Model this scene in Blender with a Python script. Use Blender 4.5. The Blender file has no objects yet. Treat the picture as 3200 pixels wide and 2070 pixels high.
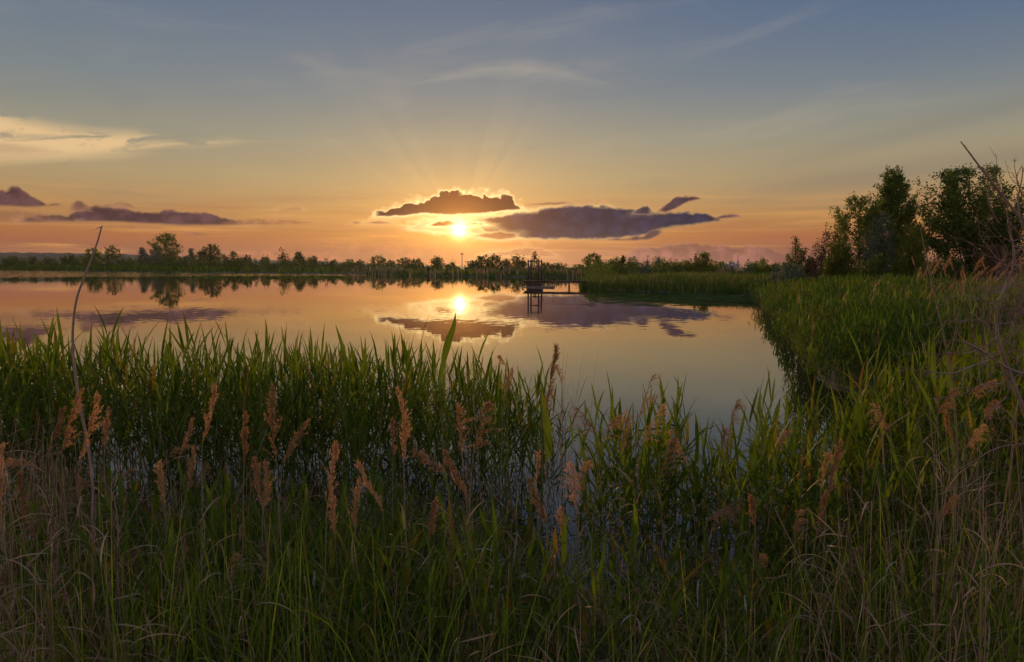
import bpy, math, random
import numpy as np
from mathutils import Vector

# ------------------------------------------------------------------ camera
S = bpy.context.scene
COL = S.collection
F = 2133.0                      # focal length in photo pixels (photo is 3200 wide)
HZ = 835.0                      # horizon row
CAMZ = 2.2
PITCH = math.atan((1035 - HZ) / F)
cam_d = bpy.data.cameras.new("camera")
cam = bpy.data.objects.new("camera", cam_d)
COL.objects.link(cam)
cam.location = (0, 0, CAMZ)
cam.rotation_euler = (math.radians(90) - PITCH, 0, 0)
cam_d.sensor_width = 36
cam_d.lens = 36 * F / 3200
cam_d.clip_start = 0.05
cam_d.clip_end = 40000
S.camera = cam

S.view_settings.view_transform = 'Standard'
S.view_settings.look = 'None'
S.view_settings.exposure = 0.0
S.view_settings.gamma = 1
S.view_settings.use_curve_mapping = False
S.render.engine = 'CYCLES'
S.cycles.max_bounces = 7
S.cycles.diffuse_bounces = 2
S.cycles.glossy_bounces = 3
S.cycles.transmission_bounces = 4
S.cycles.volume_bounces = 1
S.cycles.sample_clamp_indirect = 4
S.cycles.use_denoising = True


def ray(px, py):
    u = (px - 1600) / F
    v = (1035 - py) / F
    c, s = math.cos(PITCH), math.sin(PITCH)
    return (u, c + v * s, -s + v * c)


def at(px, py, Y):
    d = ray(px, py)
    k = Y / d[1]
    return Vector((d[0] * k, Y, CAMZ + d[2] * k))


def onwater(px, py, z=0.0):
    d = ray(px, py)
    k = (z - CAMZ) / d[2]
    return (d[0] * k, d[1] * k)


def azel(px, py):
    d = ray(px, py)
    n = math.sqrt(d[0] ** 2 + d[1] ** 2 + d[2] ** 2)
    return math.atan2(d[0], d[1]), math.asin(d[2] / n)


def lin(r, g, b):
    f = lambda c: (c / 255 / 12.92) if c / 255 <= 0.04045 else ((c / 255 + 0.055) / 1.055) ** 2.4
    return (f(r), f(g), f(b), 1)


SUN_AZ, SUN_EL = azel(1435, 718)

# ------------------------------------------------------------------ node helper


class E:
    """small wrapper so node maths reads like maths"""
    nt = None

    def __init__(s, sock):
        s.s = sock

    @staticmethod
    def m(op, *a, clamp=False):
        n = E.nt.nodes.new('ShaderNodeMath')
        n.operation = op
        n.use_clamp = clamp
        for i, x in enumerate(a):
            if isinstance(x, E):
                E.nt.links.new(x.s, n.inputs[i])
            else:
                n.inputs[i].default_value = x
        return E(n.outputs[0])

    def __add__(s, o): return E.m('ADD', s, o)
    __radd__ = __add__
    def __sub__(s, o): return E.m('SUBTRACT', s, o)
    def __rsub__(s, o): return E.m('SUBTRACT', o, s)
    def __mul__(s, o): return E.m('MULTIPLY', s, o)
    __rmul__ = __mul__
    def __truediv__(s, o): return E.m('DIVIDE', s, o)


def emin(a, b): return E.m('MINIMUM', a, b)
def emax(a, b): return E.m('MAXIMUM', a, b)
def eexp(a): return E.m('EXPONENT', a)


def sstep(x, a, b):
    n = E.nt.nodes.new('ShaderNodeMapRange')
    n.interpolation_type = 'SMOOTHSTEP'
    E.nt.links.new(x.s, n.inputs[0])
    n.inputs[1].default_value = a
    n.inputs[2].default_value = b
    n.inputs[3].default_value = 0
    n.inputs[4].default_value = 1
    return E(n.outputs[0])


def vec(x, y, z=0.0):
    n = E.nt.nodes.new('ShaderNodeCombineXYZ')
    for i, a in enumerate((x, y, z)):
        if isinstance(a, E):
            E.nt.links.new(a.s, n.inputs[i])
        else:
            n.inputs[i].default_value = a
    return n.outputs[0]


def noise(v, scale=1.0, detail=4, rough=0.55, dist=0.0):
    n = E.nt.nodes.new('ShaderNodeTexNoise')
    E.nt.links.new(v, n.inputs['Vector'])
    n.inputs['Scale'].default_value = scale
    n.inputs['Detail'].default_value = detail
    n.inputs['Roughness'].default_value = rough
    n.inputs['Distortion'].default_value = dist
    return E(n.outputs['Fac'])


def voro(v, scale=1.0):
    n = E.nt.nodes.new('ShaderNodeTexVoronoi')
    n.feature = 'SMOOTH_F1'
    E.nt.links.new(v, n.inputs['Vector'])
    n.inputs['Scale'].default_value = scale
    n.inputs['Smoothness'].default_value = 0.25
    return E(n.outputs['Distance'])


def mixc(f, a, b, mode='MIX'):
    n = E.nt.nodes.new('ShaderNodeMix')
    n.data_type = 'RGBA'
    n.blend_type = mode
    n.clamp_factor = True
    for i, x in ((0, f), (6, a), (7, b)):
        if isinstance(x, E):
            E.nt.links.new(x.s, n.inputs[i])
        elif isinstance(x, (int, float)):
            n.inputs[i].default_value = x
        elif isinstance(x, tuple):
            n.inputs[i].default_value = x
        else:
            E.nt.links.new(x, n.inputs[i])
    return n.outputs[2]


def ramp(x, pts, interp='EASE'):
    n = E.nt.nodes.new('ShaderNodeValToRGB')
    n.color_ramp.interpolation = interp
    E.nt.links.new(x.s, n.inputs[0])
    el = n.color_ramp.elements
    while len(el) < len(pts):
        el.new(0.5)
    for e, (p, c) in zip(el, pts):
        e.position = p
        e.color = c
    return n.outputs[0]


# ------------------------------------------------------------------ sky
W = bpy.data.worlds.new("World")
S.world = W
W.use_nodes = True
nt = W.node_tree
nt.nodes.clear()
E.nt = nt
tc = nt.nodes.new('ShaderNodeTexCoord')
sep = nt.nodes.new('ShaderNodeSeparateXYZ')
nt.links.new(tc.outputs['Generated'], sep.inputs[0])
DX, DY, DZ = E(sep.outputs[0]), E(sep.outputs[1]), E(sep.outputs[2])
AZ = E.m('ARCTAN2', DX, DY)
EL = E.m('ARCSINE', DZ)
D2R = math.pi / 180

# clear sky colour by elevation
t = E.m('ABSOLUTE', EL) / (90 * D2R)
skyw = ramp(E.m('POWER', t, 0.5), [(math.sqrt(max(0, e) / 90), lin(*c)) for e, c in (
    (0, (128, 78, 74)), (1.2, (140, 86, 74)), (2.4, (168, 104, 66)), (4.2, (182, 134, 82)),
    (7, (174, 152, 114)), (10, (152, 148, 130)), (13.5, (126, 135, 139)), (17.5, (108, 123, 140)),
    (22, (90, 109, 136)), (36, (68, 92, 130)), (90, (56, 78, 118)))], 'LINEAR')
# cooler and bluer to the right and high up
cool = sstep(AZ, -0.1, 0.75) * sstep(EL, 0.12, 0.42)
skyc = mixc(cool * 0.55, skyw, lin(58, 92, 138))
# pale pink-mauve sky away from the sunset, brightened as fill for the foreground
back = sstep(E.m('ABSOLUTE', AZ), 0.9, 2.4)
backc = ramp(E.m('POWER', t, 0.5), [(0, lin(192, 168, 164)), (0.3, lin(224, 200, 194)), (0.55, lin(184, 188, 202)), (1, lin(62, 82, 120))], 'LINEAR')
skyc = mixc(back, skyc, backc)

# physically modelled twilight sky, weakly mixed in
ns = nt.nodes.new('ShaderNodeTexSky')
ns.sky_type = 'NISHITA'
ns.sun_disc = False
ns.sun_elevation = SUN_EL
ns.sun_rotation = SUN_AZ
ns.dust_density = 1.5
nsc = mixc(1.0, ns.outputs[0], (0.06, 0.06, 0.06, 1), 'MULTIPLY')
skyc = mixc(0.07, skyc, nsc)

# long cloud shadows fanning out low on the right
(a1_, e1_), (a2_, e2_) = azel(2150, 610), azel(3200, 490)
for off, wd_, k_ in ((0.0, 0.018, 0.42), (0.048, 0.012, 0.2), (-0.040, 0.010, 0.18)):
    sl_ = (AZ - a1_) * ((e2_ - e1_ + off) / (a2_ - a1_)) + e1_ + off * 0.3
    dd_ = (EL - sl_) / wd_
    skyc = mixc(eexp(dd_ * dd_ * -1.0) * sstep(AZ, a1_ - 0.02, a1_ + 0.25) * (1.0 - sstep(AZ, 0.8, 1.1)) * k_, skyc, lin(112, 112, 108))

# soft high haze streaks
st = noise(vec(AZ * 3.2 + EL * 2.0, EL * 16.0 - AZ * 1.6, 3.1), 1.0, 5, 0.55, 0.6)
skyc = mixc(sstep(st, 0.52, 0.78) * 0.14 * sstep(EL, 0.03, 0.2), skyc, lin(205, 185, 160))
skyc = mixc(sstep(st, 0.47, 0.2) * 0.16, skyc, lin(92, 104, 118))
lowst = noise(vec(AZ * 4.0, EL * 75.0, 8.8), 1.0, 5, 0.6, 0.4)
lowm = sstep(EL, 0.0, 0.02) * (1.0 - sstep(EL, 0.07, 0.12))
skyc = mixc(sstep(lowst, 0.5, 0.72) * lowm * 0.42, skyc, lin(240, 172, 90))
skyc = mixc(sstep(lowst, 0.5, 0.3) * lowm * 0.40, skyc, lin(165, 98, 72))

# aureole around the sun
dx = (AZ - SUN_AZ)
dy = (EL - SUN_EL)
th = E.m('SQRT', dx * dx + dy * dy)
thw = E.m('SQRT', dx * dx * 0.45 + dy * dy)
phi = E.m('ARCTAN2', dx, dy)
rays = noise(vec(phi * 5.5, 0.3, 0.7), 1.0, 3, 0.6)
rayf = eexp(thw * (-15.0)) * sstep(dy, 0.03, 0.09)
skyc = mixc(sstep(rays, 0.48, 0.66) * rayf * 0.30, skyc, lin(250, 205, 140))
skyc = mixc(sstep(rays, 0.5, 0.32) * rayf * 0.35, skyc, lin(168, 124, 86))


def addc(base, f, c):
    n = nt.nodes.new('ShaderNodeVectorMath')
    n.operation = 'SCALE'
    n.inputs[0].default_value = c[:3]
    nt.links.new(f.s, n.inputs['Scale'])
    a = nt.nodes.new('ShaderNodeVectorMath')
    a.operation = 'ADD'
    nt.links.new(base, a.inputs[0])
    nt.links.new(n.outputs[0], a.inputs[1])
    return a.outputs[0]


skyc = addc(skyc, eexp(thw * (-8.5)) * 0.13, (1.0, 0.50, 0.10))
skyc = addc(skyc, eexp(thw * (-24.0)) * 0.72, (1.0, 0.42, 0.05))

AZ0, AZ1 = -0.80, 0.80


def fcurve(pts):
    """pts: (px, py) of the photo -> elevation as a function of azimuth"""
    q = sorted((azel(*p) for p in pts))
    n = nt.nodes.new('ShaderNodeFloatCurve')
    c = n.mapping.curves[0]
    xs = [((a - AZ0) / (AZ1 - AZ0), e / 0.3 + 0.1) for a, e in q]
    while len(c.points) < len(xs):
        c.points.new(0.5, 0.5)
    for p, (x, y) in zip(c.points, xs):
        p.location = (x, y)
        p.handle_type = 'VECTOR'
    n.mapping.use_clip = False
    n.mapping.update()
    nt.links.new(((AZ - AZ0) / (AZ1 - AZ0)).s, n.inputs['Value'])
    return (E(n.outputs[0]) - 0.1) * 0.3


PXR = 1.0 / F       # one photo pixel in radians
base_v = vec(AZ, EL * 1.25, 0.0)
fb = noise(base_v, 75.0, 6, 0.62, 0.3)
fb2 = noise(vec(AZ, EL * 1.6, 4.0), 34.0, 5, 0.6, 0.4)
lump = voro(vec(AZ + (fb - 0.5) * 0.010, EL * 1.1 + (fb2 - 0.5) * 0.01, 0.0), 52.0)
lump2 = voro(vec(AZ + (fb - 0.5) * 0.006, EL * 1.1, 2.0), 120.0)
wisp = noise(vec(AZ * 14.0, EL * 60.0 - AZ * 6, 1.0), 1.0, 6, 0.62, 0.8)
NEAR = eexp(th * (-9.0))
VNEAR = eexp(th * (-22.0))


def cloud(base, top, bot, body, rimc, bump=14.0, botb=5.0, soft=5.0, rimw=14.0, rim=1.0, alpha=1.0, wispy=0.0, puff=1.0):
    T, B = fcurve(top), fcurve(bot)
    bt = ((0.42 - lump) * 1.6 + (0.40 - lump2) * 0.8) * puff + (fb - 0.5) * 1.2 + (fb2 - 0.5) * 0.8
    et = (T - EL) + (bt + 0.35) * (bump * PXR)
    eb = (EL - B) + ((fb - 0.5) * 1.5 + (fb2 - 0.5) * 1.2) * (botb * PXR)
    a = sorted(azel(*p)[0] for p in top)
    ends = emin((AZ - a[0]), (a[-1] - AZ)) * 0.35
    e = emin(emin(et, eb), ends)
    if wispy:
        e = e + (wisp - 0.5) * (wispy * PXR)
    mask = sstep(e, -soft * PXR * 0.5, soft * PXR * 0.8)
    halo = sstep(e, -16 * PXR, 2 * PXR)
    r = (1.0 - sstep(e, 0.0, rimw * PXR))
    shade = mixc(sstep(fb2 * 0.6 + fb * 0.7 - lump * 0.5, 0.25, 0.62), tuple(v * 0.75 for v in body[:3]) + (1,), tuple(v * 1.45 for v in body[:3]) + (1,))
    shade = mixc(NEAR * 0.38, shade, lin(150, 78, 48))
    shade = mixc(VNEAR * 0.6, shade, lin(240, 140, 50))
    c = mixc(r * E.m('SQRT', r) * rim * emin(0.25 + NEAR * 1.1, 1.0), shade, rimc)
    base = mixc(halo * NEAR * rim * 0.6, base, rimc)
    return mixc(mask * alpha, base, c)


GOLD = (1.15, 0.72, 0.30, 1)
PEACH = lin(238, 178, 118)
# faint bank low on the right
skyc = cloud(skyc, [(1930, 815), (1990, 775), (2080, 768), (2170, 757), (2260, 768), (2330, 770), (2400, 775), (2460, 790), (2500, 812)],
             [(1930, 835), (2200, 842), (2500, 838)], lin(142, 90, 80), PEACH, bump=7, soft=6, rimw=8, rim=0.7, alpha=0.85, botb=2)
skyc = cloud(skyc, [(1480, 806), (1540, 790), (1600, 778), (1650, 772), (1700, 780), (1740, 800)],
             [(1480, 812), (1600, 800), (1740, 806)], lin(176, 106, 72), GOLD, bump=8, soft=6, rimw=6, rim=0.7, alpha=0.6, botb=3)
skyc = cloud(skyc, [(600, 810), (900, 775), (1200, 755), (1400, 770), (1500, 800)],
             [(600, 830), (1000, 840), (1500, 838)], lin(168, 96, 64), PEACH, bump=5, soft=40, rimw=4, rim=0.0, alpha=0.55, botb=2, puff=0)
# long bar on the left, the dark stack at the frame's left edge and its bits
skyc = cloud(skyc, [(60, 690), (130, 668), (200, 672), (300, 640), (420, 658), (560, 660), (700, 678), (790, 698), (850, 700)],
             [(60, 696), (200, 694), (330, 694), (450, 700), (600, 706), (700, 706), (850, 700)], lin(88, 60, 62), PEACH,
             bump=8, botb=4, soft=5, rimw=9, rim=0.75)
skyc = cloud(skyc, [(215, 650), (228, 625), (245, 618), (265, 635), (285, 652)], [(215, 662), (285, 662)], lin(126, 88, 76), PEACH, bump=9, soft=7, rimw=9, rim=0.9, alpha=0.9)
skyc = cloud(skyc, [(300, 640), (350, 636), (380, 626), (405, 632), (430, 648)], [(300, 648), (430, 652)], lin(150, 104, 82), PEACH, bump=8, soft=8, rimw=9, rim=0.9, alpha=0.7)
skyc = cloud(skyc, [(-300, 600), (-40, 604), (15, 600), (30, 582), (60, 584), (85, 612), (130, 632), (190, 640)],
             [(-300, 655), (0, 646), (100, 650), (190, 643)], lin(92, 62, 62), PEACH, bump=10, soft=6, rimw=10, rim=0.8)
skyc = cloud(skyc, [(-300, 650), (60, 655), (200, 680), (260, 690)], [(-300, 690), (80, 700), (260, 694)], lin(150, 104, 82), PEACH, bump=6, soft=14, rimw=6, rim=0.3, alpha=0.6)
skyc = cloud(skyc, [(700, 694), (800, 682), (900, 686), (990, 696)], [(700, 700), (850, 706), (990, 699)], lin(168, 112, 76), PEACH, bump=3, soft=10, rimw=5, rim=0.6, alpha=0.75)
skyc = cloud(skyc, [(570, 733), (600, 726), (650, 732)], [(570, 735), (650, 736)], lin(140, 92, 74), PEACH, bump=2, soft=5, rimw=4, rim=0.2, alpha=0.8)
skyc = cloud(skyc, [(310, 706), (400, 706), (500, 712)], [(310, 710), (400, 714), (500, 715)], lin(150, 98, 76), PEACH, bump=2, soft=6, rimw=4, rim=0.2, alpha=0.7)
skyc = cloud(skyc, [(800, 660), (880, 652), (925, 642), (960, 656)], [(800, 664), (960, 660)], lin(196, 146, 96), PEACH, bump=5, soft=10, rimw=8, rim=1.0, alpha=0.6)
# the lit lace between and under the two big clouds
skyc = cloud(skyc, [(1260, 710), (1330, 690), (1450, 678), (1600, 668), (1760, 650), (1900, 655)],
             [(1260, 716), (1400, 730), (1550, 745), (1700, 740), (1900, 700)], (0.95, 0.60, 0.25, 1), (1.5, 1.1, 0.5, 1),
             bump=8, soft=22, rimw=10, rim=1.0, alpha=0.72, wispy=60)
# big dark spindle right of the sun
skyc = cloud(skyc, [(1440, 695), (1500, 681), (1600, 668), (1680, 655), (1740, 646), (1830, 645), (1960, 652), (2060, 664), (2150, 665), (2220, 668), (2250, 682), (2275, 690)],
             [(1440, 701), (1500, 712), (1520, 730), (1580, 742), (1650, 750), (1800, 752), (1920, 748), (1990, 742), (2060, 722), (2150, 706), (2230, 696), (2275, 690)],
             lin(40, 40, 64), GOLD, bump=10, botb=9, soft=4, rimw=11, rim=0.95, wispy=10, puff=0.8)
skyc = cloud(skyc, [(1480, 735), (1530, 724), (1560, 722), (1620, 730)], [(1480, 741), (1560, 752), (1620, 745)], lin(160, 96, 66), GOLD, bump=5, soft=6, rimw=8, rim=0.8, alpha=0.9)
skyc = cloud(skyc, [(1900, 748), (1960, 744), (2010, 738), (2040, 716), (2070, 716)], [(1900, 752), (1980, 754), (2030, 750), (2070, 728)], lin(78, 56, 64), PEACH, bump=7, soft=6, rimw=8, rim=0.6, alpha=0.95)
skyc = cloud(skyc, [(1975, 664), (2000, 648), (2020, 636), (2030, 645), (2040, 664)], [(1975, 672), (2040, 672)], lin(66, 54, 70), GOLD, bump=5, soft=5, rimw=7, rim=0.7)
skyc = cloud(skyc, [(2055, 658), (2075, 645), (2110, 616), (2145, 612), (2180, 612), (2196, 620)], [(2055, 664), (2085, 668), (2120, 648), (2150, 634), (2196, 622)], lin(70, 52, 60), PEACH, bump=6, botb=6, soft=5, rimw=9, rim=1.2)
skyc = cloud(skyc, [(2232, 684), (2255, 670), (2290, 668), (2316, 676)], [(2232, 688), (2270, 684), (2316, 678)], lin(118, 80, 80), PEACH, bump=4, soft=5, rimw=6, rim=0.6)
# caterpillar cloud above the sun
skyc = cloud(skyc, [(1165, 678), (1190, 664), (1230, 642), (1270, 630), (1300, 628), (1340, 620), (1390, 604), (1430, 599), (1470, 606), (1530, 608), (1570, 608), (1600, 620), (1618, 640), (1650, 656)],
             [(1165, 680), (1200, 680), (1260, 678), (1320, 670), (1400, 676), (1500, 671), (1570, 664), (1620, 658), (1650, 658)],
             lin(48, 30, 38), (1.5, 1.0, 0.42, 1), bump=20, botb=6, soft=3.5, rimw=9, rim=1.35)
# scraps beside the sun
skyc = cloud(skyc, [(1335, 702), (1370, 688), (1400, 686), (1440, 696), (1500, 692), (1530, 700)], [(1335, 708), (1380, 712), (1450, 707), (1530, 706)],
             lin(130, 66, 34), (1.6, 1.1, 0.45, 1), bump=7, botb=6, soft=5, rimw=9, rim=1.3)
skyc = cloud(skyc, [(1140, 697), (1170, 691), (1230, 696)], [(1140, 700), (1190, 703), (1230, 699)], lin(170, 112, 74), GOLD, bump=4, soft=6, rimw=5, rim=0.9, alpha=0.85)
skyc = cloud(skyc, [(1100, 694), (1110, 690), (1125, 695)], [(1100, 698), (1125, 699)], lin(140, 92, 70), GOLD, bump=3, soft=5, rimw=4, rim=0.5, alpha=0.8)
skyc = cloud(skyc, [(1640, 640), (1700, 632), (1760, 630), (1800, 636)], [(1640, 642), (1720, 642), (1800, 638)], lin(160, 118, 88), PEACH, bump=3, soft=6, rimw=5, rim=0.8, alpha=0.8, wispy=8)
skyc = cloud(skyc, [(1860, 627), (1880, 622), (1895, 630)], [(1860, 630), (1895, 632)], lin(190, 135, 92), PEACH, bump=3, soft=7, rimw=5, rim=1, alpha=0.8)
# bright mare's tails high on the left
wis = noise(vec(AZ * 10.0 + (fb2 - 0.5) * 0.6, (EL - AZ * 0.12) * 46.0, 0.5), 1.0, 7, 0.62, 0.9)
TT, BB = fcurve([(-300, 280), (0, 335), (150, 372), (300, 392), (420, 400), (560, 425), (700, 428), (770, 438), (900, 445)]), \
    fcurve([(-300, 560), (0, 522), (200, 515), (400, 500), (560, 470), (700, 460), (770, 446), (900, 446)])
we = emin(TT - EL, EL - BB)
we = sstep(we, -0.004, 0.02) * sstep(wis, 0.36, 0.54)
skyc = mixc(we * 0.8, skyc, lin(240, 200, 146))
T2, B2 = fcurve([(-300, 420), (0, 432), (120, 452), (200, 470), (260, 476)]), fcurve([(-300, 500), (0, 498), (150, 488), (260, 478)])
skyc = mixc(sstep(emin(T2 - EL, EL - B2) + (wis - 0.5) * 0.02, 0.0, 0.012) * 0.5, skyc, lin(168, 136, 112))
T3, B3 = fcurve([(1350, 250), (1500, 195), (1620, 185), (1750, 205), (1850, 250)]), fcurve([(1350, 255), (1550, 235), (1700, 250), (1850, 256)])
skyc = mixc(sstep(emin(T3 - EL, EL - B3) + (wis - 0.5) * 0.03, -0.008, 0.022) * 0.38, skyc, lin(200, 184, 160))
# crepuscular veil in front of the clouds and the solar disc
skyc = addc(skyc, eexp(thw * (-34.0)) * 0.55, (1.0, 0.50, 0.10))
skyc = addc(skyc, eexp(th * th * (-1.0 / (0.0105 ** 2))) * 3.0, (1.0, 0.74, 0.36))
skyc = addc(skyc, sstep(th, 0.0058, 0.0040) * 25.0, (1.0, 0.85, 0.6))
bg = nt.nodes.new('ShaderNodeBackground')
nt.links.new(skyc, bg.inputs[0])
bg.inputs[1].default_value = 1.0
wo = nt.nodes.new('ShaderNodeOutputWorld')
nt.links.new(bg.outputs[0], wo.inputs[0])

# ------------------------------------------------------------------ sun
sd = bpy.data.lights.new("sun", 'SUN')
sd.energy = 2.2
sd.angle = math.radians(0.53)
sd.color = (1.0, 0.58, 0.26)
sun = bpy.data.objects.new("sun", sd)
COL.objects.link(sun)
sv = Vector((math.sin(SUN_AZ) * math.cos(SUN_EL), math.cos(SUN_AZ) * math.cos(SUN_EL), math.sin(SUN_EL)))
sun.rotation_euler = (-sv).to_track_quat('-Z', 'Y').to_euler()

# ------------------------------------------------------------------ helpers
rng = np.random.default_rng(7)
random.seed(5)


def tag(o, label=None, cat=None, group=None, kind=None):
    if label: o['label'] = label
    if cat: o['category'] = cat
    if group: o['group'] = group
    if kind: o['kind'] = kind
    return o


def link(name, data, parent=None, loc=None, rz=0.0):
    o = bpy.data.objects.new(name, data)
    COL.objects.link(o)
    if parent: o.parent = parent
    if loc is not None: o.location = loc
    if rz: o.rotation_euler.z = rz
    return o


def empty(name, loc, rz=0.0):
    return link(name, None, None, loc, rz)


def mesh_np(name, V, Fq, mat, smooth=False):
    """V (n,3), Fq list of face index arrays (m,k)"""
    me = bpy.data.meshes.new(name)
    V = np.ascontiguousarray(V, dtype=np.float32).reshape(-1, 3)
    me.vertices.add(len(V))
    me.vertices.foreach_set('co', V.ravel())
    if not isinstance(Fq, list): Fq = [Fq]
    Fq = [f for f in Fq if len(f)]
    loops = np.concatenate([f.ravel() for f in Fq]).astype(np.int32)
    tot = np.concatenate([np.full(len(f), f.shape[1]) for f in Fq]).astype(np.int32)
    start = np.concatenate([[0], np.cumsum(tot)[:-1]]).astype(np.int32)
    me.loops.add(len(loops))
    me.loops.foreach_set('vertex_index', loops)
    me.polygons.add(len(tot))
    me.polygons.foreach_set('loop_start', start)
    me.polygons.foreach_set('loop_total', tot)
    if smooth:
        me.polygons.foreach_set('use_smooth', np.ones(len(tot), dtype=bool))
    me.update(calc_edges=True)
    me.materials.append(mat)
    return me


class MB:
    """collects vertices / faces as numpy"""
    def __init__(s):
        s.v, s.f, s.n = [], [], 0

    def add(s, V, Fs):
        V = np.asarray(V, dtype=np.float32).reshape(-1, 3)
        if not isinstance(Fs, list): Fs = [Fs]
        s.v.append(V)
        for f in Fs:
            s.f.append(np.asarray(f) + s.n)
        s.n += len(V)
        return s

    def mesh(s, name, mat, smooth=False):
        by = {}
        for f in s.f: by.setdefault(f.shape[1], []).append(f)
        return mesh_np(name, np.concatenate(s.v), [np.concatenate(x) for x in by.values()], mat, smooth)

    def build(s, name, mat, parent=None, smooth=False, loc=None):
        return link(name, s.mesh(name, mat, smooth), parent, loc)


def box(x0, x1, y0, y1, z0, z1):
    V = [(x, y, z) for z in (z0, z1) for y in (y0, y1) for x in (x0, x1)]
    Fc = np.array([(0, 2, 3, 1), (4, 5, 7, 6), (0, 1, 5, 4), (2, 6, 7, 3), (0, 4, 6, 2), (1, 3, 7, 5)])
    return V, Fc


def tube_batch(P, R, sides=3):
    """P (N,S,3) centre lines, R (N,S) radii -> V, F"""
    P = np.asarray(P, float); R = np.asarray(R, float)
    N, Sg, _ = P.shape
    T = np.gradient(P, axis=1)
    T /= np.linalg.norm(T, axis=2, keepdims=True) + 1e-9
    ref = np.where(np.abs(T[..., 2:3]) > 0.9, np.array([1.0, 0, 0]), np.array([0, 0, 1.0]))
    A = np.cross(T, ref); A /= np.linalg.norm(A, axis=2, keepdims=True) + 1e-9
    B = np.cross(T, A)
    ang = np.arange(sides) * 2 * np.pi / sides
    V = P[:, :, None, :] + R[:, :, None, None] * (A[:, :, None, :] * np.cos(ang)[None, None, :, None] + B[:, :, None, :] * np.sin(ang)[None, None, :, None])
    idx = np.arange(N * Sg * sides).reshape(N, Sg, sides)
    a = idx[:, :-1, :]; b = idx[:, 1:, :]
    Fq = np.stack([a, np.roll(a, -1, 2), np.roll(b, -1, 2), b], -1).reshape(-1, 4)
    return V.reshape(-1, 3), Fq


def tube(pts, radii, sides=6, sub=4):
    """smooth tube through pts (catmull-rom)"""
    P = np.array([tuple(p) for p in pts], float); R = np.array(radii, float)
    if len(R) != len(P): R = np.interp(np.linspace(0, 1, len(P)), np.linspace(0, 1, len(R)), R)
    Q, RR = [], []
    n = len(P)
    for i in range(n - 1):
        p0, p1, p2, p3 = P[max(i - 1, 0)], P[i], P[i + 1], P[min(i + 2, n - 1)]
        for k in range(sub):
            t = k / sub
            Q.append(0.5 * ((2 * p1) + (-p0 + p2) * t + (2 * p0 - 5 * p1 + 4 * p2 - p3) * t * t + (-p0 + 3 * p1 - 3 * p2 + p3) * t ** 3))
            RR.append(R[i] + (R[i + 1] - R[i]) * t)
    Q.append(P[-1]); RR.append(R[-1])
    V, Fq = tube_batch(np.array(Q)[None], np.array(RR)[None], sides)
    m = len(Q)
    caps = [np.array([list(range(sides))[::-1]]), np.array([[(m - 1) * sides + k for k in range(sides)]])]
    return V, [Fq] + caps


def ribbon_batch(base, az, el0, curl, L, Wd, segs=6, power=1.0, prof='leaf', fold=0.0, twist=0.0):
    """flat blades: start elevation el0, bending down by curl over their length"""
    base = np.asarray(base, float).reshape(-1, 3)
    N = len(base)
    full = lambda x: np.broadcast_to(np.asarray(x, float), (N,)).copy()
    az, el0, curl, L, Wd, twist = map(full, (az, el0, curl, L, Wd, twist))
    tt = np.linspace(0, 1, segs + 1)
    tm = (tt[1:] + tt[:-1]) / 2
    el = el0[:, None] - curl[:, None] * tm[None] ** power
    a = az[:, None] + twist[:, None] * tm[None] * 0.6
    d = np.stack([np.cos(el) * np.cos(a), np.cos(el) * np.sin(a), np.sin(el)], -1) * (L / segs)[:, None, None]
    P = np.concatenate([np.zeros((N, 1, 3)), np.cumsum(d, 1)], 1) + base[:, None]
    if prof == 'leaf':
        w = np.interp(tt, [0, 0.08, 0.3, 0.6, 0.85, 1], [0.45, 0.8, 1, 0.8, 0.36, 0.02])
    elif prof == 'grass':
        w = np.interp(tt, [0, 0.5, 1], [1, 0.8, 0.03])
    else:
        w = np.ones(len(tt))
    tw = twist[:, None] * tt[None]
    sx = np.stack([-np.sin(az), np.cos(az), np.zeros(N)], -1)[:, None, :]
    T = np.gradient(P, axis=1); T /= np.linalg.norm(T, axis=2, keepdims=True) + 1e-9
    nrm = np.cross(T, np.broadcast_to(sx, T.shape))
    side = sx * np.cos(tw)[..., None] + nrm * np.sin(tw)[..., None]
    hw = (Wd[:, None] * w[None] / 2)[..., None]
    if fold:
        V = np.stack([P - side * hw + nrm * hw * fold, P, P + side * hw + nrm * hw * fold], 2)
        c = 3
    else:
        V = np.stack([P - side * hw, P + side * hw], 2)
        c = 2
    idx = np.arange(N * (segs + 1) * c).reshape(N, segs + 1, c)
    q = np.stack([idx[:, :-1, :-1], idx[:, :-1, 1:], idx[:, 1:, 1:], idx[:, 1:, :-1]], -1).reshape(-1, 4)
    return V.reshape(-1, 3), q


# ------------------------------------------------------------------ materials
def newmat(name):
    m = bpy.data.materials.new(name)
    m.use_nodes = True
    E.nt = m.node_tree
    E.nt.nodes.clear()
    out = E.nt.nodes.new('ShaderNodeOutputMaterial')
    return m, out


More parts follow.
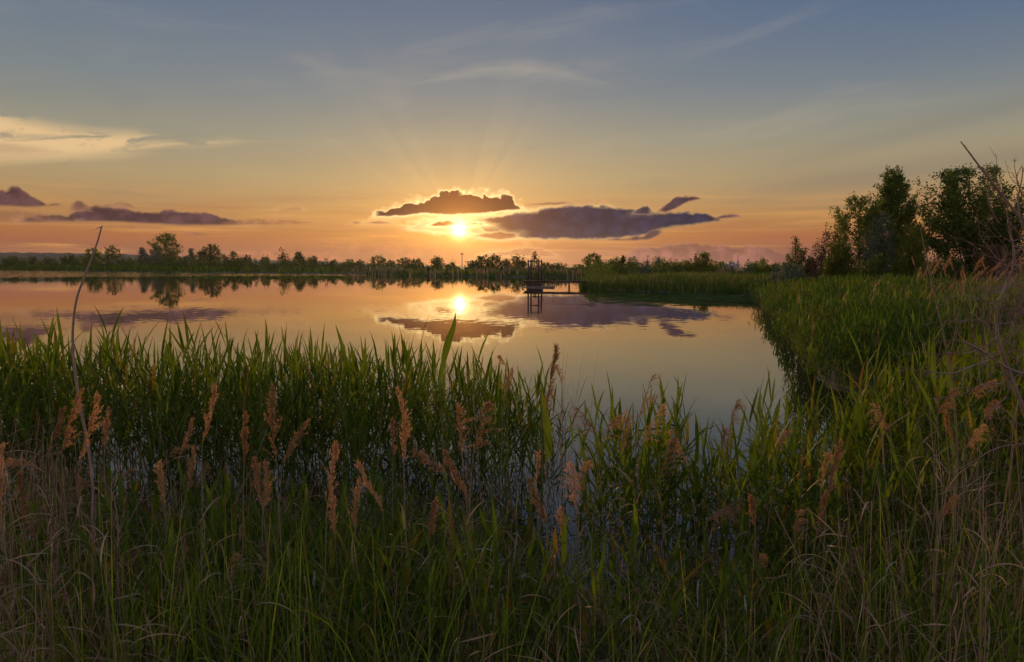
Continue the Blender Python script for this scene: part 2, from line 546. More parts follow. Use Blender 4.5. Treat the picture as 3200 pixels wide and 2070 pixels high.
def leafmat(name, c1, c2, trans=0.4, tcol=None, rough=0.62, c3=None, spec=0.12, patch=None, vary=False):
    m, out = newmat(name)
    nt = m.node_tree
    g = nt.nodes.new('ShaderNodeNewGeometry')
    r = E(g.outputs['Random Per Island'])
    stops = [(0.0, c1 + (1,)), (0.75, c2 + (1,))]
    if c3: stops += [(0.84, c2 + (1,)), (0.93, c3 + (1,))]
    c = ramp(r, stops, 'LINEAR')
    tcn = nt.nodes.new('ShaderNodeTexCoord')
    if patch:
        pn = noise(tcn.outputs['Object'], 0.45, 4, 0.6)
        c = mixc(sstep(pn, 0.50, 0.66) * 0.75, c, patch + (1,))
        c = mixc(sstep(pn, 0.46, 0.34) * 0.7, c, tuple(v * 0.5 for v in c1) + (1,))
    if vary:
        oi = nt.nodes.new('ShaderNodeObjectInfo')
        c = mixc(1.0, c, ramp(E(oi.outputs['Random']), [(0, (0.55, 0.50, 0.46, 1)), (0.5, (0.9, 0.85, 0.8, 1)), (1, (1.15, 1.1, 1.05, 1))], 'LINEAR'), 'MULTIPLY')
    nz = noise(tcn.outputs['Object'], 3.0, 3, 0.6)
    c = mixc(sstep(nz, 0.3, 0.75) * 0.45, c, tuple(v * 0.55 for v in c1) + (1,))
    p = nt.nodes.new('ShaderNodeBsdfPrincipled')
    nt.links.new(c, p.inputs['Base Color'])
    p.inputs['Roughness'].default_value = rough
    p.inputs['Specular IOR Level'].default_value = spec
    tr = nt.nodes.new('ShaderNodeBsdfTranslucent')
    tc_ = mixc(1.0, c, (tcol or (1.5, 1.4, 0.7)) + (1,), 'MULTIPLY')
    nt.links.new(tc_, tr.inputs[0])
    mx = nt.nodes.new('ShaderNodeMixShader')
    mx.inputs[0].default_value = trans
    nt.links.new(p.outputs[0], mx.inputs[1])
    nt.links.new(tr.outputs[0], mx.inputs[2])
    nt.links.new(mx.outputs[0], out.inputs[0])
    return m


def solid(name, c1, c2=None, scale=6.0, rough=0.8, bump=0.0, metal=0.0, stretch=(1, 1, 1)):
    m, out = newmat(name)
    nt = m.node_tree
    p = nt.nodes.new('ShaderNodeBsdfPrincipled')
    tcn = nt.nodes.new('ShaderNodeTexCoord')
    mp = nt.nodes.new('ShaderNodeMapping')
    mp.inputs['Scale'].default_value = stretch
    nt.links.new(tcn.outputs['Object'], mp.inputs[0])
    nz = noise(mp.outputs[0], scale, 6, 0.6)
    c = mixc(sstep(nz, 0.3, 0.7), c1 + (1,), (c2 or tuple(v * 0.6 for v in c1)) + (1,))
    nt.links.new(c, p.inputs['Base Color'])
    p.inputs['Roughness'].default_value = rough
    p.inputs['Metallic'].default_value = metal
    p.inputs['Specular IOR Level'].default_value = 0.3
    if bump:
        b = nt.nodes.new('ShaderNodeBump')
        b.inputs['Strength'].default_value = bump
        nt.links.new(nz.s, b.inputs['Height'])
        nt.links.new(b.outputs[0], p.inputs['Normal'])
    nt.links.new(p.outputs[0], out.inputs[0])
    return m


M_reed = leafmat("reed_leaf", (0.046, 0.088, 0.010), (0.120, 0.185, 0.024), 0.48, (1.6, 1.4, 0.3), c3=(0.20, 0.13, 0.03))
M_reed_far = leafmat("reed_leaf_far", (0.045, 0.10, 0.012), (0.105, 0.18, 0.022), 0.46, (1.4, 1.4, 0.4), c3=(0.20, 0.17, 0.05), patch=(0.15, 0.14, 0.04))  # leaf colour of the farther reeds and belts, with olive patches
M_grass = leafmat("fine_grass", (0.07, 0.125, 0.014), (0.24, 0.33, 0.036), 0.48, (1.6, 1.4, 0.4), c3=(0.20, 0.16, 0.06))
M_dead = leafmat("dead_reed", (0.22, 0.14, 0.08), (0.46, 0.33, 0.22), 0.25, (1.2, 1.0, 0.8))
M_curl = leafmat("curled_dead_leaf", (0.48, 0.43, 0.42), (0.62, 0.57, 0.56), 0.3, (1.1, 1.0, 0.9))
M_plume = leafmat("reed_plume", (0.48, 0.29, 0.155), (0.70, 0.46, 0.275), 0.40, (1.2, 1.0, 0.75), rough=0.7, vary=True)
M_plume2 = leafmat("old_plume", (0.24, 0.16, 0.12), (0.33, 0.22, 0.16), 0.4, (1.3, 1.0, 0.8), rough=0.7)
M_stem = solid("reed_stem", (0.22, 0.17, 0.10), (0.13, 0.12, 0.05), 20)
M_gstem = solid("green_stem", (0.09, 0.12, 0.035), (0.14, 0.12, 0.05), 12)
M_bark = solid("bark", (0.10, 0.075, 0.055), (0.05, 0.04, 0.03), 5, bump=0.5)
M_twig = solid("thorn_bark", (0.16, 0.085, 0.06), (0.26, 0.19, 0.17), 9, bump=0.3)
M_dryst = solid("bleached_stalk", (0.30, 0.22, 0.19), (0.20, 0.13, 0.11), 7)
M_lf_green = leafmat("leaf_green", (0.080, 0.125, 0.030), (0.15, 0.20, 0.045), 0.48)
M_lf_dark = leafmat("leaf_dark", (0.055, 0.085, 0.026), (0.095, 0.130, 0.034), 0.45)
M_lf_blue = leafmat("leaf_silver", (0.11, 0.15, 0.12), (0.16, 0.20, 0.155), 0.4, (1.3, 1.3, 1.0))
M_lf_yel = leafmat("leaf_olive", (0.11, 0.135, 0.022), (0.16, 0.18, 0.03), 0.45)
M_lf_red = leafmat("leaf_reddish", (0.09, 0.045, 0.03), (0.13, 0.08, 0.04), 0.3, (1.4, 1.0, 0.8))
M_conc = solid("weathered_concrete", (0.20, 0.15, 0.13), (0.10, 0.07, 0.06), 4, bump=0.4, stretch=(1, 1, 5))
M_wood = solid("dark_timber", (0.085, 0.055, 0.045), (0.045, 0.03, 0.026), 6, bump=0.3)
M_rail = solid("rusty_steel", (0.09, 0.06, 0.05), (0.05, 0.035, 0.03), 8, rough=0.6)
M_pipe = solid("faded_float", (0.22, 0.17, 0.15), (0.13, 0.10, 0.09), 5, rough=0.6)
M_white = solid("whitewash", (0.45, 0.47, 0.55), (0.35, 0.37, 0.45), 2)
M_dome = solid("blue_grey_tin", (0.20, 0.25, 0.34), (0.13, 0.17, 0.25), 3, rough=0.5)
M_mast = solid("galvanised_steel", (0.12, 0.10, 0.10), (0.08, 0.07, 0.07), 3, rough=0.6)
M_hill = solid("wooded_hill", (0.055, 0.055, 0.045), (0.035, 0.038, 0.03), 0.004)
M_algae = solid("algae", (0.10, 0.14, 0.04), (0.05, 0.08, 0.025), 0.8, rough=0.9)
M_algae.node_tree.nodes['Principled BSDF'].inputs['Specular IOR Level'].default_value = 0.0

# ground: damp earth, moss and litter
m_ground, out = newmat("ground")
nt = m_ground.node_tree
tcn = nt.nodes.new('ShaderNodeTexCoord')
geo = nt.nodes.new('ShaderNodeNewGeometry')
sp = nt.nodes.new('ShaderNodeSeparateXYZ')
nt.links.new(geo.outputs['Position'], sp.inputs[0])
gz = E(sp.outputs[2])
n1 = noise(tcn.outputs['Object'], 0.6, 8, 0.65)
n2 = noise(tcn.outputs['Object'], 14.0, 6, 0.7)
c = mixc(sstep(n1, 0.35, 0.65), (0.030, 0.042, 0.012, 1), (0.055, 0.060, 0.018, 1))
c = mixc(sstep(n2, 0.45, 0.7) * 0.6, c, (0.075, 0.055, 0.032, 1))
c = mixc(1.0 - sstep(gz, 0.02, 0.10), c, (0.10, 0.085, 0.07, 1))
p = nt.nodes.new('ShaderNodeBsdfPrincipled')
nt.links.new(c, p.inputs['Base Color'])
p.inputs['Roughness'].default_value = 0.85
b = nt.nodes.new('ShaderNodeBump')
b.inputs['Strength'].default_value = 0.6
b.inputs['Distance'].default_value = 0.05
nt.links.new(n2.s, b.inputs['Height'])
nt.links.new(b.outputs[0], p.inputs['Normal'])
nt.links.new(p.outputs[0], out.inputs[0])

# water
m_water, out = newmat("pond_water")
nt = m_water.node_tree
geo = nt.nodes.new('ShaderNodeNewGeometry')
sp = nt.nodes.new('ShaderNodeSeparateXYZ')
nt.links.new(geo.outputs['Position'], sp.inputs[0])
wx, wy = E(sp.outputs[0]), E(sp.outputs[1])
big = noise(vec(wx * 0.04, wy * 0.05, 5), 1.0, 4, 0.6)
ruff = sstep(wy - wx * 0.35 + (big - 0.5) * 60.0, 165.0, 215.0)
calm = 0.25 + sstep(big, 0.42, 0.62) * 0.9


def ncol(v, detail):
    n = nt.nodes.new('ShaderNodeTexNoise')
    nt.links.new(v, n.inputs['Vector'])
    n.inputs['Scale'].default_value = 1.0
    n.inputs['Detail'].default_value = detail
    sp_ = nt.nodes.new('ShaderNodeSeparateXYZ')
    nt.links.new(n.outputs['Color'], sp_.inputs[0])
    return E(sp_.outputs[0]) - 0.5, E(sp_.outputs[1]) - 0.5


ax_, ay_ = ncol(vec(wx * 2.2, wy * 4.0, 0), 4)
bx_, by_ = ncol(vec(wx * 0.9, wy * 0.9, 7), 5)
am = calm * 0.015 * (1.0 - ruff)
nx_ = ax_ * am + bx_ * ruff * 0.30
ny_ = ay_ * am + by_ * ruff * 0.30
b = nt.nodes.new('ShaderNodeVectorMath')
b.operation = 'NORMALIZE'
nt.links.new(vec(nx_, ny_, 1.0), b.inputs[0])
p = nt.nodes.new('ShaderNodeBsdfPrincipled')
p.inputs['Base Color'].default_value = (0.014, 0.016, 0.014, 1)
p.inputs['Roughness'].default_value = 0.006
p.inputs['IOR'].default_value = 1.75
nt.links.new(b.outputs[0], p.inputs['Normal'])
nt.links.new(p.outputs[0], out.inputs[0])

# ------------------------------------------------------------------ terrain
far = [onwater(x, y) for x, y in ((0, 844), (300, 848.5), (700, 853), (1100, 857), (1400, 864), (1600, 867), (1815, 868))]
WATER = np.array([(-60, 9.5), (-20, 8.0), (-9, 6.6), (-5, 5.9), (-2.5, 5.3), (0, 4.7), (1.2, 4.3), (2.4, 4.1), (3.0, 4.7), (3.9, 6.2), (4.7, 8.0), (5.5, 9.5), (6.3, 10.8),
                  (5.7, 12.2), (6.9, 15.8), (8.7, 21.5), (11.3, 29.5), (14.5, 40.0), (19, 50.5), (14.5, 56.5), (11, 63), (8.6, 68), (7.6, 75),
                  (9, 84), (22, 100), (30, 130)] + far[::-1] + [(-700, 620), (-900, 300), (-500, 60), (-200, 16)])


def sdist(X, Y):
    """signed distance to the water outline, positive on land"""
    P = np.stack([X, Y], -1).reshape(-1, 2)
    dmin = np.full(len(P), 1e9)
    inside = np.zeros(len(P), bool)
    n = len(WATER)
    for i in range(n):
        a, b = WATER[i], WATER[(i + 1) % n]
        ab = b - a
        t = np.clip(((P - a) @ ab) / (ab @ ab), 0, 1)
        d = np.linalg.norm(P - (a + t[:, None] * ab), axis=1)
        dmin = np.minimum(dmin, d)
        cond = ((a[1] > P[:, 1]) != (b[1] > P[:, 1]))
        with np.errstate(divide='ignore', invalid='ignore'):
            xi = (b[0] - a[0]) * (P[:, 1] - a[1]) / (b[1] - a[1] + 1e-12) + a[0]
        inside ^= cond & (P[:, 0] < xi)
    return np.where(inside, -dmin, dmin).reshape(X.shape)


def wob(X, Y):
    return (np.sin(X * 1.7 + 1.3 * np.sin(Y * 1.1)) * np.cos(Y * 1.9 + 0.7 * np.sin(X * 2.3))) * 0.03 + np.sin(X * .31 + 2) * np.sin(Y * .27) * 0.05


def groundz(X, Y):
    X = np.asarray(X, float); Y = np.asarray(Y, float)
    s = sdist(X, Y)
    land = 0.50 * (1 - np.exp(-np.maximum(s, 0) / 2.6)) + wob(X, Y) * np.clip(s, 0, 1)
    sea = -0.7 * (1 - np.exp(np.minimum(s, 0) / 1.2)) + 0.0
    return np.where(s > 0, land, sea)


aa = np.concatenate([np.radians(np.linspace(-60, 60, 520)), np.radians(np.linspace(60, 300, 90))[1:]])
rr = np.concatenate([[0.0], np.geomspace(0.6, 3200, 320)])
RRm, AAm = np.meshgrid(rr, aa, indexing='ij')
GX, GY = RRm * np.sin(AAm), RRm * np.cos(AAm)
GZ = groundz(GX, GY)
na = len(aa)
idx = np.arange(GX.size).reshape(GX.shape)
q = np.stack([idx[:-1, :], np.roll(idx[:-1, :], -1, 1), np.roll(idx[1:, :], -1, 1), idx[1:, :]], -1)[:, :-1].reshape(-1, 4)
g = link('ground', mesh_np('ground', np.stack([GX, GY, GZ], -1), q, m_ground, True))
tag(g, kind='structure')

wv = np.array([(-1100, 1, 0), (300, 1, 0), (300, 800, 0), (-1100, 800, 0)], float)
wobj = link('water', mesh_np('water', wv, np.array([[0, 1, 2, 3]]), m_water))
tag(wobj, kind='structure')

# low wooded ridge far beyond
mb = MB()
ridge = [(-700, 786), (-300, 784), (0, 789), (200, 791), (400, 795), (480, 800), (560, 806), (800, 812), (1000, 816), (1120, 822), (1300, 829), (1500, 834)]
rx = np.array([r[0] for r in ridge]); ry = np.array([r[1] for r in ridge])
xs = np.linspace(-700, 1500, 420)
ys = np.interp(xs, rx, ry) + 0.8 * np.sin(xs * 0.11) + rng.normal(0, 0.45, len(xs))
rows = []
for k, (dd, hf) in enumerate(((2150, 0.0), (2250, 0.55), (2400, 0.92), (2500, 1.0), (2700, 0.8), (2950, 0.0))):
    row = []
    for x_, y_ in zip(xs, ys):
        P = at(x_, y_, 2500)
        row.append((P.x * dd / 2500, dd, max(0.0, (P.z) * hf)))
    rows.append(row)
V = np.array(rows)
idx = np.arange(V.shape[0] * V.shape[1]).reshape(V.shape[:2])
q = np.stack([idx[:-1, :-1], idx[:-1, 1:], idx[1:, 1:], idx[1:, :-1]], -1).reshape(-1, 4)
tag(link('hills', mesh_np('hills', V, q, M_hill, True)), kind='structure')

# ------------------------------------------------------------------ trees
def bez(P0, P1, P2, n):
    t = np.linspace(0, 1, n)[None, :, None]
    return P0[:, None] * (1 - t) ** 2 + 2 * P1[:, None] * t * (1 - t) + P2[:, None] * t ** 2


def prof(kind, t):
    """crown radius (share of the widest) at height share t"""
    if kind == 'poplar':
        return np.interp(t, [0, 0.15, 0.35, 0.55, 0.72, 0.88, 1], [0.45, 0.85, 1.0, 0.92, 0.55, 0.36, 0.10])
    if kind == 'vase':
        return np.interp(t, [0, 0.2, 0.45, 0.7, 0.88, 1], [0.45, 0.75, 0.95, 1.0, 0.80, 0.35])
    if kind == 'bush':
        return np.interp(t, [0, 0.2, 0.5, 0.8, 1], [0.95, 1.0, 0.9, 0.62, 0.2])
    if kind == 'spire':
        return np.interp(t, [0, 0.3, 0.6, 1], [0.9, 1.0, 0.6, 0.12])
    return np.interp(t, [0, 0.2, 0.45, 0.7, 0.9, 1], [0.5, 0.85, 1.0, 0.88, 0.55, 0.15])


def make_tree(name, px, top, wpx, dist, kind, mat, label, cat='tree', group=None, leaves=None, lsize=None, nprim=None, bark=None,
              lift=0.08, aspect=1.0, seed=0, leafy=1.0, base_py=None, spread=1.0):
    r = np.random.default_rng(1000 + seed + int(px))
    tp = at(px, top, dist)
    gz_ = float(groundz(np.array([tp.x]), np.array([dist]))[0])
    if gz_ < 0: gz_ = 0.0
    H = tp.z - gz_
    Rw = wpx / F * dist / 2
    pix = dist / 683.0                                  # one render pixel here, metres
    area = (Rw * 2 / pix) * (H / pix)
    if leaves is None: leaves = int(min(42000, max(700, area * 4.2))) * leafy
    leaves = int(leaves)
    if lsize is None: lsize = max(1.35 * pix, 0.05)
    root = empty(name, (tp.x, dist, gz_))
    tag(root, label, cat, group)
    if nprim is None: nprim = int(np.clip(22 + area / 60, 24, 60))
    lo = 0.0 if kind == 'bush' else lift
    # trunk(s)
    lean = r.normal(0, 0.04, 2) * H
    tz = np.linspace(0, 1, 8)
    bend = np.stack([lean[0] * tz ** 2 + 0.02 * H * np.sin(tz * 5 + seed), lean[1] * tz ** 2, tz * H * 0.93], -1)
    tr = max(0.012 * H, 0.35 * pix if kind != 'bush' else 0.02 * H)
    mbt = MB()
    V, Fq = tube_batch(bend[None], (tr * (1.05 - tz * 0.95))[None], 6)
    mbt.add(V, Fq)
    # primary limbs
    s = np.sort(r.uniform(0, 1, nprim))
    if kind == 'bush':
        z0 = r.uniform(0, 0.12, nprim) * H; te = r.uniform(0.12, 1.0, nprim)
    elif kind == 'vase':
        z0 = (0.04 + 0.35 * s) * H; te = np.clip(r.uniform(0.05, 1.03, nprim), 0, 1)
    else:
        z0 = (lo * 0.6 + (0.86 - lo * 0.6) * s) * H; te = np.clip(s + r.uniform(0.02, 0.20, nprim), 0, 1)
    if kind in ('round', 'poplar', 'spire'):
        te = np.linspace(lo + 0.06, 0.95, nprim); z0 = np.clip(te - r.uniform(0.06, 0.24, nprim), 0.02, 0.9) * H
    azm = np.arange(nprim) * 2.39996 + r.uniform(0, 0.6, nprim)
    ze = H * (lo * 0.5 + (1 - lo * 0.5) * te)
    rad = Rw * prof(kind, te) * r.uniform(0.62, 1.06, nprim)
    tx = lambda z: np.interp(z / H, tz * 0.93, bend[:, 0]); ty = lambda z: np.interp(z / H, tz * 0.93, bend[:, 1])
    P0 = np.stack([tx(z0), ty(z0), z0], -1)
    P2 = np.stack([tx(ze) * 0.7 + rad * np.cos(azm), ty(ze) * 0.7 + rad * np.sin(azm) * aspect, ze], -1)
    P1 = P0 * 0.5 + P2 * 0.5
    P1[:, :2] += (P2 - P0)[:, :2] * 0.12
    P1[:, 2] -= np.abs(P2 - P0)[:, 2] * 0.12
    C = bez(P0, P1, P2, 7)
    rr_ = np.linspace(1, 0.22, 7)[None] * np.full((nprim, 1), tr * 0.34)
    mbl = MB()
    V, Fq = tube_batch(C, rr_, 4)
    mbl.add(V, Fq)
    # twigs
    nt_ = 9 if area > 2500 else 6
    k = r.uniform(0.35, 1.0, (nprim, nt_)) ** 0.8
    k[:, 0] = 1.0
    ii = np.repeat(np.arange(nprim), nt_); kk = k.ravel()
    fi = np.clip(kk * 6, 0, 5.999); i0 = fi.astype(int); fr = (fi - i0)[:, None]
    Q0 = C[ii, i0] * (1 - fr) + C[ii, i0 + 1] * fr
    dirp = (P2 - P0)[ii]; dirp /= np.linalg.norm(dirp, axis=1, keepdims=True) + 1e-9
    up = 0.55 if kind in ('poplar', 'vase', 'spire') else 0.3
    dq = dirp * 0.7 + r.normal(0, 0.55, dirp.shape) + np.array([0, 0, up])
    dq /= np.linalg.norm(dq, axis=1, keepdims=True)
    tl = (0.13 * H + 0.22 * Rw) * r.uniform(0.4, 1.0, len(ii)) * (0.75 if kind == 'bush' else 0.8) * spread
    if kind in ('round', 'poplar', 'spire'): tl = tl * np.interp(te[ii], [0, 0.6, 1], [1.15, 0.95, 0.42])
    Q2 = Q0 + dq * tl[:, None]
    Q1 = (Q0 + Q2) / 2 + np.array([0, 0, -1.0]) * tl[:, None] * 0.08
    Q2[:, 2] = np.minimum(Q2[:, 2], H * 1.0)
    Q2[:, 2] = np.maximum(Q2[:, 2], 0.02 * H)
    TC = bez(Q0, Q1, Q2, 4)
    V, Fq = tube_batch(TC, np.linspace(1, 0.3, 4)[None] * np.full((len(ii), 1), max(tr * 0.09, pix * 0.12)), 3)
    mbl.add(V, Fq)
    bk = bark or M_bark
    mbt.build('trunk', bk, root, True)
    mbl.build('branches', bk, root, True)
    # leaves, in sprays along the twigs
    if leaves > 0:
        wt = tl / tl.sum()
        j = r.choice(len(ii), leaves, p=wt)
        tt = r.uniform(0, 1.08, leaves)[:, None]
        base = Q0[j] * (1 - tt) ** 2 + 2 * Q1[j] * tt * (1 - tt) + Q2[j] * tt ** 2
        sig = ((0.10 if area > 2500 else 0.13) * tl[j] + lsize * 0.6)[:, None]
        base = base + r.normal(0, 1, base.shape) * sig * (1.25 - 0.7 * tt)
        base[:, 2] = np.maximum(base[:, 2], 0.01 * H)
        d1 = r.normal(0, 1, base.shape) + dq[j] * 0.7
        d1 /= np.linalg.norm(d1, axis=1, keepdims=True)
        d2 = np.cross(d1, r.normal(0, 1, base.shape)); d2 /= np.linalg.norm(d2, axis=1, keepdims=True) + 1e-9
        sz = (lsize * r.uniform(0.6, 1.35, leaves))[:, None]
        V = np.stack([base - d1 * sz * 0.6, base + d2 * sz * 0.36, base + d1 * sz * 0.6, base - d2 * sz * 0.36], 1)
        link('crown', mesh_np('crown', V, np.arange(leaves * 4).reshape(-1, 4), mat), root)
    return root


G_, D_, B_, Y_, R_ = M_lf_green, M_lf_dark, M_lf_blue, M_lf_yel, M_lf_red
FAR = "trees and bushes along the far shore"
# px, top, width, distance, kind, material, name, category, label
trees = [
    (35, 803, 60, 560, 'bush', D_, 'bush', 'bush', "low dark bush at the far left end of the far bank"),
    (100, 804, 44, 560, 'bush', D_, 'bush', 'bush', "small dark bush below the blue ridge, left of the bent stalk"),
    (160, 806, 50, 540, 'bush', D_, 'bush', 'bush', "flat dark thicket just left of the squat bush on the left far shore"),
    (217, 794, 56, 500, 'bush', D_, 'bush', 'bush', "squat dark bush directly left of the tree crossed by the bent stalk"),
    (289, 775, 58, 470, 'round', G_, 'round_tree', 'tree', "green round tree on the far shore crossed by the bent dry stalk"),
    (350, 768, 50, 460, 'round', D_, 'thin_tree', 'tree', "open dark tree with see-through crown right of the bent stalk"),
    (400, 808, 50, 460, 'bush', D_, 'bush', 'bush', "low dark bush in the dip between the open dark tree and the silvery willow"),
    (444, 773, 34, 440, 'spire', B_, 'narrow_tree', 'tree', "narrow grey-green tree left of the silvery willow"),
    (482, 789, 74, 430, 'bush', B_, 'willow_bush', 'bush', "broad silvery willow at the foot of the tallest far tree"),
    (513, 727, 82, 440, 'round', G_, 'tall_tree', 'tree', "tallest tree of the far shore with lumpy layered crown"),
    (575, 799, 52, 420, 'bush', D_, 'bush', 'bush', "dark bush right of the tallest far tree"),
    (598, 776, 22, 410, 'spire', B_, 'slim_tree', 'tree', "slim single-stemmed young tree poking up between two dark bushes"),
    (630, 790, 70, 400, 'bush', D_, 'bush', 'bush', "dark thicket under the left side of the domed tree"),
    (660, 764, 66, 400, 'round', D_, 'domed_tree', 'tree', "domed dark tree, second highest on the left far shore"),
    (725, 791, 70, 380, 'bush', D_, 'bush', 'bush', "wide dark bush right of the domed tree"),
    (772, 797, 28, 370, 'round', D_, 'small_tree', 'tree', "small tree at the right end of the dark thicket"),
    (828, 802, 34, 350, 'round', G_, 'small_tree', 'tree', "lone little round tree standing in a gap of the far shore"),
    (881, 781, 42, 340, 'vase', D_, 'bare_tree', 'tree', "sparse twiggy tree right of the lone little round tree"),
    (933, 789, 52, 330, 'spire', D_, 'pointed_tree', 'tree', "dark tree with pointed top right of the sparse twiggy tree"),
    (975, 803, 60, 320, 'bush', D_, 'bush', 'bush', "dark bush on the slope right of the pointed tree"),
    (1030, 810, 60, 300, 'bush', D_, 'bush', 'bush', "low bush before the shore turns orange, right of the slope bush"),
    (1090, 815, 60, 290, 'bush', D_, 'bush', 'bush', "lowest bush of the far shore left of the sunlit round tree"),
    (1125, 814, 40, 290, 'bush', D_, 'bush', 'bush', "small bush touching the left side of the sunlit round tree"),
    (1180, 800, 56, 270, 'round', G_, 'round_tree', 'tree', "round tree on the orange-lit shore under the left tip of the cloud"),
    (1222, 815, 40, 270, 'bush', D_, 'bush', 'bush', "low bush between two round trees left of the sun"),
    (1265, 806, 48, 260, 'round', D_, 'small_tree', 'tree', "small spreading tree midway between the cloud's left tip and the sun"),
    (1303, 809, 40, 260, 'round', D_, 'small_tree', 'tree', "little tree joined to the right side of the small spreading tree"),
    (1366, 808, 52, 250, 'vase', D_, 'small_tree', 'tree', "flat-topped tree just left of the sun's glow on the horizon"),
    (1412, 822, 40, 250, 'bush', D_, 'bush', 'bush', "low bush to the left of the distant mast"),
    (1478, 816, 44, 240, 'bush', D_, 'bush', 'bush', "low bush to the right of the distant mast"),
    (1510, 800, 64, 240, 'round', D_, 'round_tree', 'tree', "orange-rimmed tree to the right below the sun"),
    (1548, 795, 52, 235, 'round', D_, 'round_tree', 'tree', "taller of the two joined trees to the right below the sun"),
    (1584, 812, 36, 230, 'bush', D_, 'bush', 'bush', "small bush between the joined trees and the sluice tower"),
    (1622, 803, 52, 220, 'vase', D_, 'small_tree', 'tree', "spiky tree immediately left of the sluice tower"),
    (1671, 786, 30, 200, 'spire', D_, 'feathery_tree', 'tree', "upright feathery tree rising behind the sluice tower"),
    (1712, 822, 42, 200, 'vase', D_, 'small_tree', 'tree', "tiny spiky tree immediately right of the sluice tower"),
    (1752, 826, 60, 210, 'bush', D_, 'bush', 'bush', "low rounded bush behind the footbridge"),
    (1806, 829, 50, 210, 'bush', G_, 'bush', 'bush', "lowest bush left of the grass tongue's first tree"),
    (1855, 792, 68, 150, 'round', G_, 'round_tree', 'tree', "open-crowned tree above the tip of the grass tongue"),
    (1895, 818, 40, 150, 'bush', B_, 'bush', 'bush', "grey-green bush right of the open-crowned tree"),
    (1922, 808, 50, 140, 'bush', G_, 'bush', 'bush', "green bush left of the dark palm-like top"),
    (1946, 799, 30, 140, 'spire', D_, 'narrow_tree', 'tree', "dark tufted top between two green bushes"),
    (1978, 803, 44, 130, 'bush', G_, 'bush', 'bush', "green bush right of the dark tufted top"),
    (2008, 820, 76, 115, 'bush', B_, 'willow_bush', 'bush', "silvery rounded willow bush on the grass tongue"),
    (2056, 804, 28, 120, 'spire', B_, 'narrow_tree', 'tree', "slim bluish sapling right of the silvery rounded willow"),
    (2085, 822, 40, 120, 'bush', G_, 'bush', 'bush', "low green bush right of the slim bluish sapling"),
    (2118, 822, 60, 110, 'bush', G_, 'bush', 'bush', "low green bush left of the broad bright one"),
    (2192, 794, 108, 100, 'bush', Y_, 'leafy_bush', 'bush', "broad bright green bush with spiky top left of the church"),
    (2252, 822, 40, 110, 'bush', G_, 'bush', 'bush', "small green bush between the bright bush and the church"),
    (2272, 828, 50, 105, 'bush', B_, 'bush', 'bush', "bluish green bush hiding the foot of the left church tower"),
    (2346, 824, 50, 110, 'bush', B_, 'bush', 'bush', "grey-green bush right of the church towers"),
    (2396, 811, 80, 100, 'bush', G_, 'bush', 'bush', "light green bush between the church and the tall trees"),
    (2446, 822, 60, 90, 'bush', B_, 'bush', 'bush', "bluish bush at the left foot of the dark thicket"),
]
for i, (px, top, w, dist, kind, mat, nm, cat, lab) in enumerate(trees):
    sparse = 0.45 if nm in ('bare_tree', 'feathery_tree') else (0.6 if nm == 'thin_tree' else 1.0)
    make_tree(nm, px, top, w, dist, kind, mat, lab, cat, FAR if px < 1830 else "trees and bushes behind the grass tongue", seed=i, leafy=sparse)

NB = "trees and bushes on the right bank"
make_tree('thicket_tree', 2492, 738, 40, 62, 'spire', D_, "dark ragged stem with leafy knob at the left end of the thicket", 'tree', NB, seed=3, leafy=0.30, spread=1.9)
make_tree('dark_bush', 2505, 778, 110, 60, 'bush', D_, "dark green bush below the ragged leafy knob", 'bush', NB, seed=4)
make_tree('red_bush', 2566, 728, 96, 57, 'bush', R_, "reddish half-bare bush with dead twigs on top", 'bush', NB, seed=5, leafy=0.35, bark=M_twig)
make_tree('green_bush', 2622, 756, 110, 54, 'bush', Y_, "olive bush at the left foot of the twin-topped tree", 'bush', NB, seed=6)
make_tree('low_bush', 2470, 826, 110, 55, 'bush', B_, "low grey-green bush in front of the dark thicket", 'bush', NB, seed=16)
make_tree('broad_tree', 2690, 598, 170, 56, 'round', M_lf_green, "bluish twin-topped tree left of the tall poplar", 'tree', NB, seed=7, leafy=0.62, lsize=0.13, nprim=44)
make_tree('poplar', 2806, 516, 158, 57, 'poplar', M_lf_green, "tallest tree on the right bank, an upright poplar", 'tree', NB, seed=8, lsize=0.14, nprim=60, leafy=0.95)
make_tree('silver_tree', 2758, 660, 90, 52, 'round', B_, "silvery tree squeezed between twin-topped tree and poplar", 'tree', NB, seed=9, leafy=0.38)
make_tree('olive_bush', 2862, 715, 120, 47, 'bush', Y_, "dense olive green bush at the poplar's right foot", 'bush', NB, seed=10)
make_tree('ash_tree', 3050, 536, 290, 50, 'vase', M_lf_green, "broad spreading tree with open fan of branches near the right edge", 'tree', NB, seed=11, lsize=0.15, nprim=80, leafy=0.72, lift=0.1)
make_tree('edge_tree', 3230, 600, 200, 46, 'round', D_, "dark tree cut off by the right edge behind bare twigs", 'tree', NB, seed=12, leafy=0.6)
make_tree('bank_bush', 2960, 815, 180, 40, 'bush', D_, "dark low bush under the broad spreading tree", 'bush', NB, seed=13)
make_tree('bank_bush', 3130, 770, 190, 38, 'bush', R_, "brownish low bush under the right edge tree", 'bush', NB, seed=14, leafy=0.5)
make_tree('bank_bush', 2735, 800, 120, 47, 'bush', D_, "dark low bush between the twin-topped tree and the poplar's foot", 'bush', NB, seed=15)

# ------------------------------------------------------------------ vegetation belts (uncountable)
def scatter(n, x0, x1, y0, y1, smin, smax, r, extra=None):
    X = r.uniform(x0, x1, n); Y = r.uniform(y0, y1, n)
    s = sdist(X, Y)
    m = (s > smin) & (s < smax)
    if extra is not None: m &= extra(X, Y)
    return X[m], Y[m], s[m]


